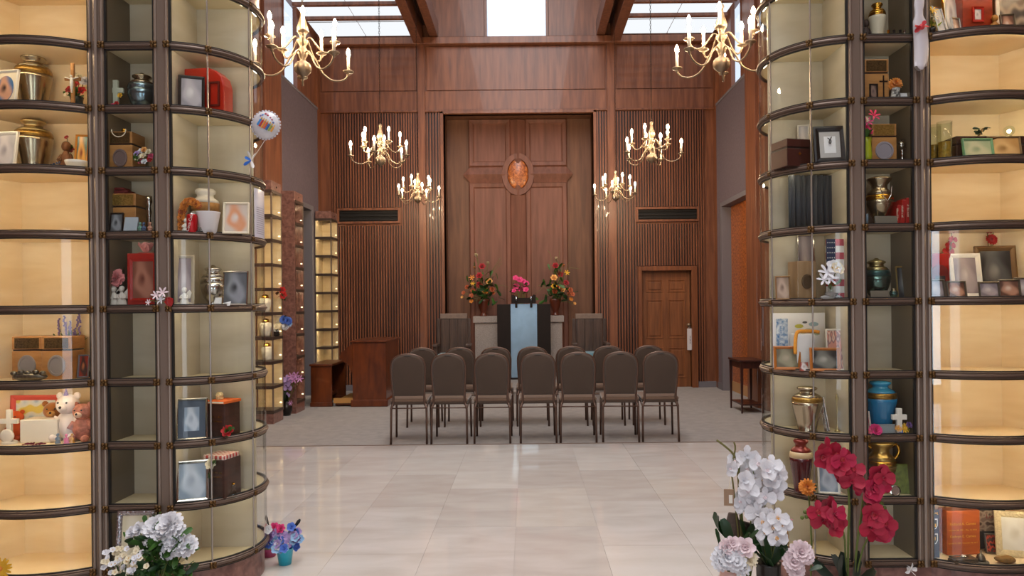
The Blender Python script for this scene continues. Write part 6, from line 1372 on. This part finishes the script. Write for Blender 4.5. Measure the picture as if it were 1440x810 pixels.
for k, (a, c, L_) in enumerate(((100, 'r', .05), (150, 'b', .04), (210, 'b', .045), (250, 'r', .07), (290, 'r', .05), (70, 'r', .045))):
    g = G(); leaf_geo(g, (0, -.006, 0), (math.cos(R(a)), -.15, math.sin(R(a))), L_, .016, 10); part(g, 'loop', mat('blue ribbon', '2f6fd0', .35) if c == 'b' else M_PAPER, rb_, smooth=True)
# letter taped on the left tower's side glass
pl_ = [(CQ - (CR + .006) * math.sin(R(a)), CY - (CR + .006) * math.cos(R(a))) for a in [79 + i * 3.2 for i in range(8)]]
z1, z0 = P(362, 266, 3.8).z, P(362, 334, 3.8).z
L0 = (-1.732 - pl_[3][0], pl_[3][1])
t = thing('letter_sheet', 'printed letter in a plastic sleeve taped to the left tower', 'letter', (L0[0], L0[1], z0))
g = G(); g.sweep([(-1.732 - q - L0[0], y - L0[1]) for q, y in pl_], [(0, 0), (.0015, 0), (.0015, z1 - z0), (0, z1 - z0)], (-.4, .3)); part(g, 'sheet', mat('letter paper white', 'd4d8ea', .2, coat=.3), t)
for k in range(13):
    zz = .02 + k * .0115
    g = G(); g.sweep([(-1.732 - q - L0[0], y - L0[1]) for q, y in pl_[1:-1]], [(.0016, zz), (.0022, zz), (.0022, zz + .0035), (.0016, zz + .0035)], (-.4, .3)); part(g, 'text_line', mat('grey print', '8f93a8', .6), t)
# white scarf with a red bow on the right tower
t = thing('scarf', 'white scarf tied with a red bow hanging on the right tower post', 'scarf', P(1294, 101, 3.425))
zt_ = 2.98 - t.location.z; vs = []; fs = []; n = 14; rows = 16
for j in range(rows + 1):
    q = j / rows; zz = zt_ * q; wd = .022 + .012 * (1 - q) * math.sin(q * 3.0) + (.004 if q < .6 else 0); wd *= .75 if abs(q - .63) < .06 else 1.0
    for i in range(n):
        a = 2 * math.pi * i / n; rr = 1 + .18 * math.sin(3 * a + q * 3); vs.append((wd * math.cos(a) * rr + .006 * math.sin(q * 7), .012 * math.sin(a) * rr, zz + (.03 * abs(math.cos(a)) * (1 if j == 0 else 0))))
for j in range(rows):
    for i in range(n): fs.append((j * n + i, j * n + (i + 1) % n, (j + 1) * n + (i + 1) % n, (j + 1) * n + i))
fs.append(tuple(reversed(range(n)))); fs.append(tuple(rows * n + i for i in range(n)))
g = G(); g.add(vs, fs); part(g, 'cloth', mat('white silk', 'd8d2d6', .45, sheen=.3), t, smooth=True)
bz_ = P(1291, 38, 3.41).z - t.location.z
for a, L_ in ((185, .045), (170, .04), (60, .03), (10, .035), (215, .04)):
    g = G(); leaf_geo(g, (0, -.018, bz_), (math.cos(R(a)), -.15, math.sin(R(a))), L_, .02, 10); part(g, 'bow', mat('red ribbon', 'cf3a40', .5), t, smooth=True)
g = G(); g.ell((0, -.018, bz_), (.014, .01, .014), 10, 7); part(g, 'knot', mat('red ribbon', 'cf3a40'), t, smooth=True)
t = thing('silver_bow', 'small crumpled silver bow hanging below the right tower frame', 'bow', P(1280, 806, 3.42)); random.seed(2)
for a in range(6):
    g = G(); leaf_geo(g, (0, 0, .02), (math.cos(a), -.3, math.sin(a)), .035, .02, 20); part(g, 'loop', M_PAPER, t)
# ------------------------------------------------------------------ altar flowers
def altar_vase(px, label, blooms, sprigs, tall):
    X = PX(px, 12.28, ALZ); t = thing('altar_bouquet', label, 'flowers', (X, 12.28, ALZ + .001)); h = .29
    g = G(); g.lathe([(0, 0), (.07, 0), (.072, .015), (.045, .04), (.05, .07), (.085, .16), (.098, .25), (.105, h), (.09, h), (.08, .2), (0, .15)], 20); part(g, 'vase', mat('reddish wood vase', '5a2a1a', .35, coat=.3), t, smooth=True)
    Y = 12.24
    for x, y, k, c, r in blooms:
        p = rel(t, x, y, Y + random.uniform(-.08, .08)); stem_to(t, [(0, 0, h - .05), (p.x * .4, p.y * .5, h + (p.z - h) * .5), p], .004)
        blossom(t, k, c, p, (p.x * 1.2, -1, .45) if k != 'calla' else (p.x, -.2, 1), r)
    for (x0, y0, x1, y1) in sprigs: stem_to(t, [(0, 0, h), rel(t, x0, y0, Y + .05), rel(t, x1, y1, Y + .03)], .0035, M_STEMB, 'twig')
    for k in range(46):
        p = rel(t, random.gauss(px, 11), random.uniform(400, 424), Y + random.uniform(-.1, .1)); g = G(); leaf_geo(g, p, (random.uniform(-1, 1), random.uniform(-1, .3), random.uniform(-.5, .8)), .13, .055); part(g, 'leaf', M_DGREEN if k % 3 else M_GREEN, t, smooth=True)
    for k in range(16):
        p = rel(t, random.gauss(px, 8), random.uniform(375, 402), Y + random.uniform(-.05, .1)); g = G(); leaf_geo(g, p, (random.uniform(-.6, .6), -.3, 1), .12, .04); part(g, 'leaf', M_GREEN, t, smooth=True)
altar_vase(680, 'tall vase of red roses, orange lilies and callas on the left of the altar',
    [(678, 375, 'rose', 'crimson', .065), (674, 388, 'rose', 'crimson', .065), (674, 401, 'rose', 'crimson', .065), (687.5, 396, 'rose', 'peach', .068), (682.5, 409.5, 'rose', 'orange', .068), (671, 362, 'bud', 'cream', .13), (686, 372, 'bud', 'cream', .1), (668, 378, 'bud', 'peach', .08), (664, 391, 'lily', 'orange', .06), (665, 399, 'lily', 'yellow', .05), (665, 409, 'rose', 'rust', .05), (657, 404, 'rose', 'rust', .045), (652, 412, 'five', 'rust', .04), (663, 416, 'five', 'rust', .045), (692, 407, 'rose', 'rust', .05), (663, 424, 'five', 'orange', .04), (650, 418, 'five', 'peach', .03), (693, 412, 'five', 'rust', .045)],
    [(690, 385, 705, 366), (688, 390, 706, 370), (687, 390, 704, 362), (700, 402, 716, 404), (672, 370, 668, 350)], True)
altar_vase(781, 'tall vase of red roses, peach roses and lilies on the right of the altar',
    [(781, 374, 'rose', 'crimson', .062), (788, 386, 'rose', 'crimson', .06), (779, 391, 'rose', 'peach', .065), (790, 407, 'rose', 'peach', .068), (779, 403, 'rose', 'yellow', .055), (784, 404, 'rose', 'red', .045), (780, 410, 'rose', 'rust', .055), (782, 366, 'bud', 'cream', .11), (792, 375, 'bud', 'peach', .08), (797, 384, 'lily', 'yellow', .06), (796, 398, 'rose', 'crimson', .055), (802, 408, 'rose', 'rust', .05), (805, 414, 'five', 'rust', .045), (803, 421, 'five', 'orange', .04), (808, 427, 'five', 'peach', .03), (800, 414, 'five', 'rust', .045)],
    [(776, 365, 770, 352), (786, 365, 787, 352), (795, 380, 814, 378), (797, 376, 802, 368), (764, 402, 757, 402), (770, 402, 752, 414)], True)
t = thing('altar_bouquet', 'bunch of hot pink blossoms behind the lectern', 'flowers', (PX(733, 12.2, ALZ), 12.2, ALZ + .001))
g = G(); g.lathe([(0, 0), (.07, 0), (.085, .12), (.075, .12), (0, .09)], 18); part(g, 'pot', M_BLACK, t, smooth=True)
for x, y, r in ((725, 391.5, .055), (731, 394, .06), (736, 396, .05), (740, 399.5, .06), (726, 403, .06), (729, 407, .05), (735, 406, .05), (740, 407.5, .055), (723, 409, .045)):
    p = rel(t, x, y, 12.2 + random.uniform(-.06, .04)); stem_to(t, [(0, 0, .1), (p.x * .5, 0, p.z * .6), p], .004); blossom(t, 'five', 'hot', p, (random.uniform(-.4, .4), -1, .5), r)
for k in range(10):
    g = G(); leaf_geo(g, rel(t, random.uniform(722, 744), random.uniform(404, 414), 12.22), (random.uniform(-1, 1), -.4, .7), .12, .05); part(g, 'leaf', M_GREEN, t, smooth=True)
# ------------------------------------------------------------------ flowers and urns at the left wall cabinets
def cab_spray(label, px, py, Y, blooms, leaves=6):
    t = thing('silk_flower_spray', label, 'flowers', P(px, py, Y))
    for x, y, k, c, r in blooms:
        p = rel(t, x, y, Y - .03); stem_to(t, [(0, 0, 0), p], .003); blossom(t, k, c, p, (random.uniform(-.4, .4), -1, .3), r)
    for k in range(leaves):
        g = G(); leaf_geo(g, rel(t, px + random.uniform(-4, 4), py - random.uniform(0, 14), Y - .01), (random.uniform(-1, 1), -.4, random.uniform(-.6, .6)), .08, .035); part(g, 'leaf', M_DGREEN, t, smooth=True)
cab_spray('two red roses fixed to the granite edge of the wall cabinet', 397, 422, 9.07, [(397.5, 408.5, 'rose', 'red', .05), (399.5, 416, 'rose', 'red', .055)])
cab_spray('blue, cream and white bouquet fixed to the wall cabinet', 397, 462, 9.06, [(399, 450, 'carnation', 'blue', .06), (405, 452, 'carnation', 'blue', .06), (394, 453, 'rose', 'cream', .055), (402, 459, 'carnation', 'white', .055), (408, 456, 'rose', 'sky', .04), (395, 449, 'rose', 'cream', .04)])
t = pot_thing('potted_orchid', 'lilac pink orchid in a round black vase at the wall cabinets', 'flowers', (PX(403, 9.42, 0), 9.42, .002), [(0, 0), (.05, 0), (.075, .07), (.07, .13), (.035, .17), (.04, .19), (.03, .19), (0, .1)], M_BLACK)
for x, y, r in ((404, 534, .07), (403, 540, .07), (405, 546, .06), (411, 530, .07), (417, 529, .07), (422, 533, .06), (414, 534, .06), (404, 556, .045), (409, 567, .04)):
    p = rel(t, x, y, 9.40); stem_to(t, [(0, 0, .15), (p.x * .4, 0, p.z * .6), p], .004); blossom(t, 'lily' if x > 408 else 'orchid', 'lilac' if x < 408 else 'pinkl', p, (random.uniform(-.4, .4), -1, .3), r)
for k in range(5):
    g = G(); leaf_geo(g, (0, 0, .17), (random.uniform(-.6, .6), -.4, 1), .18, .05); part(g, 'leaf', M_DGREEN, t, smooth=True)
pitch = (3.0 - .13 - .155) / 9
for i, (k, x, n) in enumerate(((4, 373, 'upper'), (3, 374, 'middle'), (2, 376, 'lower'))):
    z = .155 + k * pitch + .0135; t = thing('urn', '%s white urn with gold lid inside the nearest wall cabinet' % n, 'urn', (PX(x, 8.9, z), 8.90, z), 0, 'white urns in the wall cabinet')
    g = G(); g.lathe([(0, 0), (.05, 0), (.055, .02), (.07, .10), (.072, .15), (.055, .175)], 18); part(g, 'body', M_WHITE, t, smooth=True); g = G(); g.lathe([(.055, .175), (.04, .19), (.045, .205), (.02, .22), (0, .225)], 16); part(g, 'lid', M_GOLD, t, smooth=True)
posy('white flowers in a dark bowl inside the nearest wall cabinet', (PX(388, 8.92, .155 + 3 * pitch), 8.92, .155 + 3 * pitch + .0135), [(-.03, .1, 'carnation', 'white', .045), (.02, .12, 'carnation', 'cream', .045), (0, .07, 'carnation', 'white', .04)], 5, M_BLACK, .05, .06, leafL=.07)
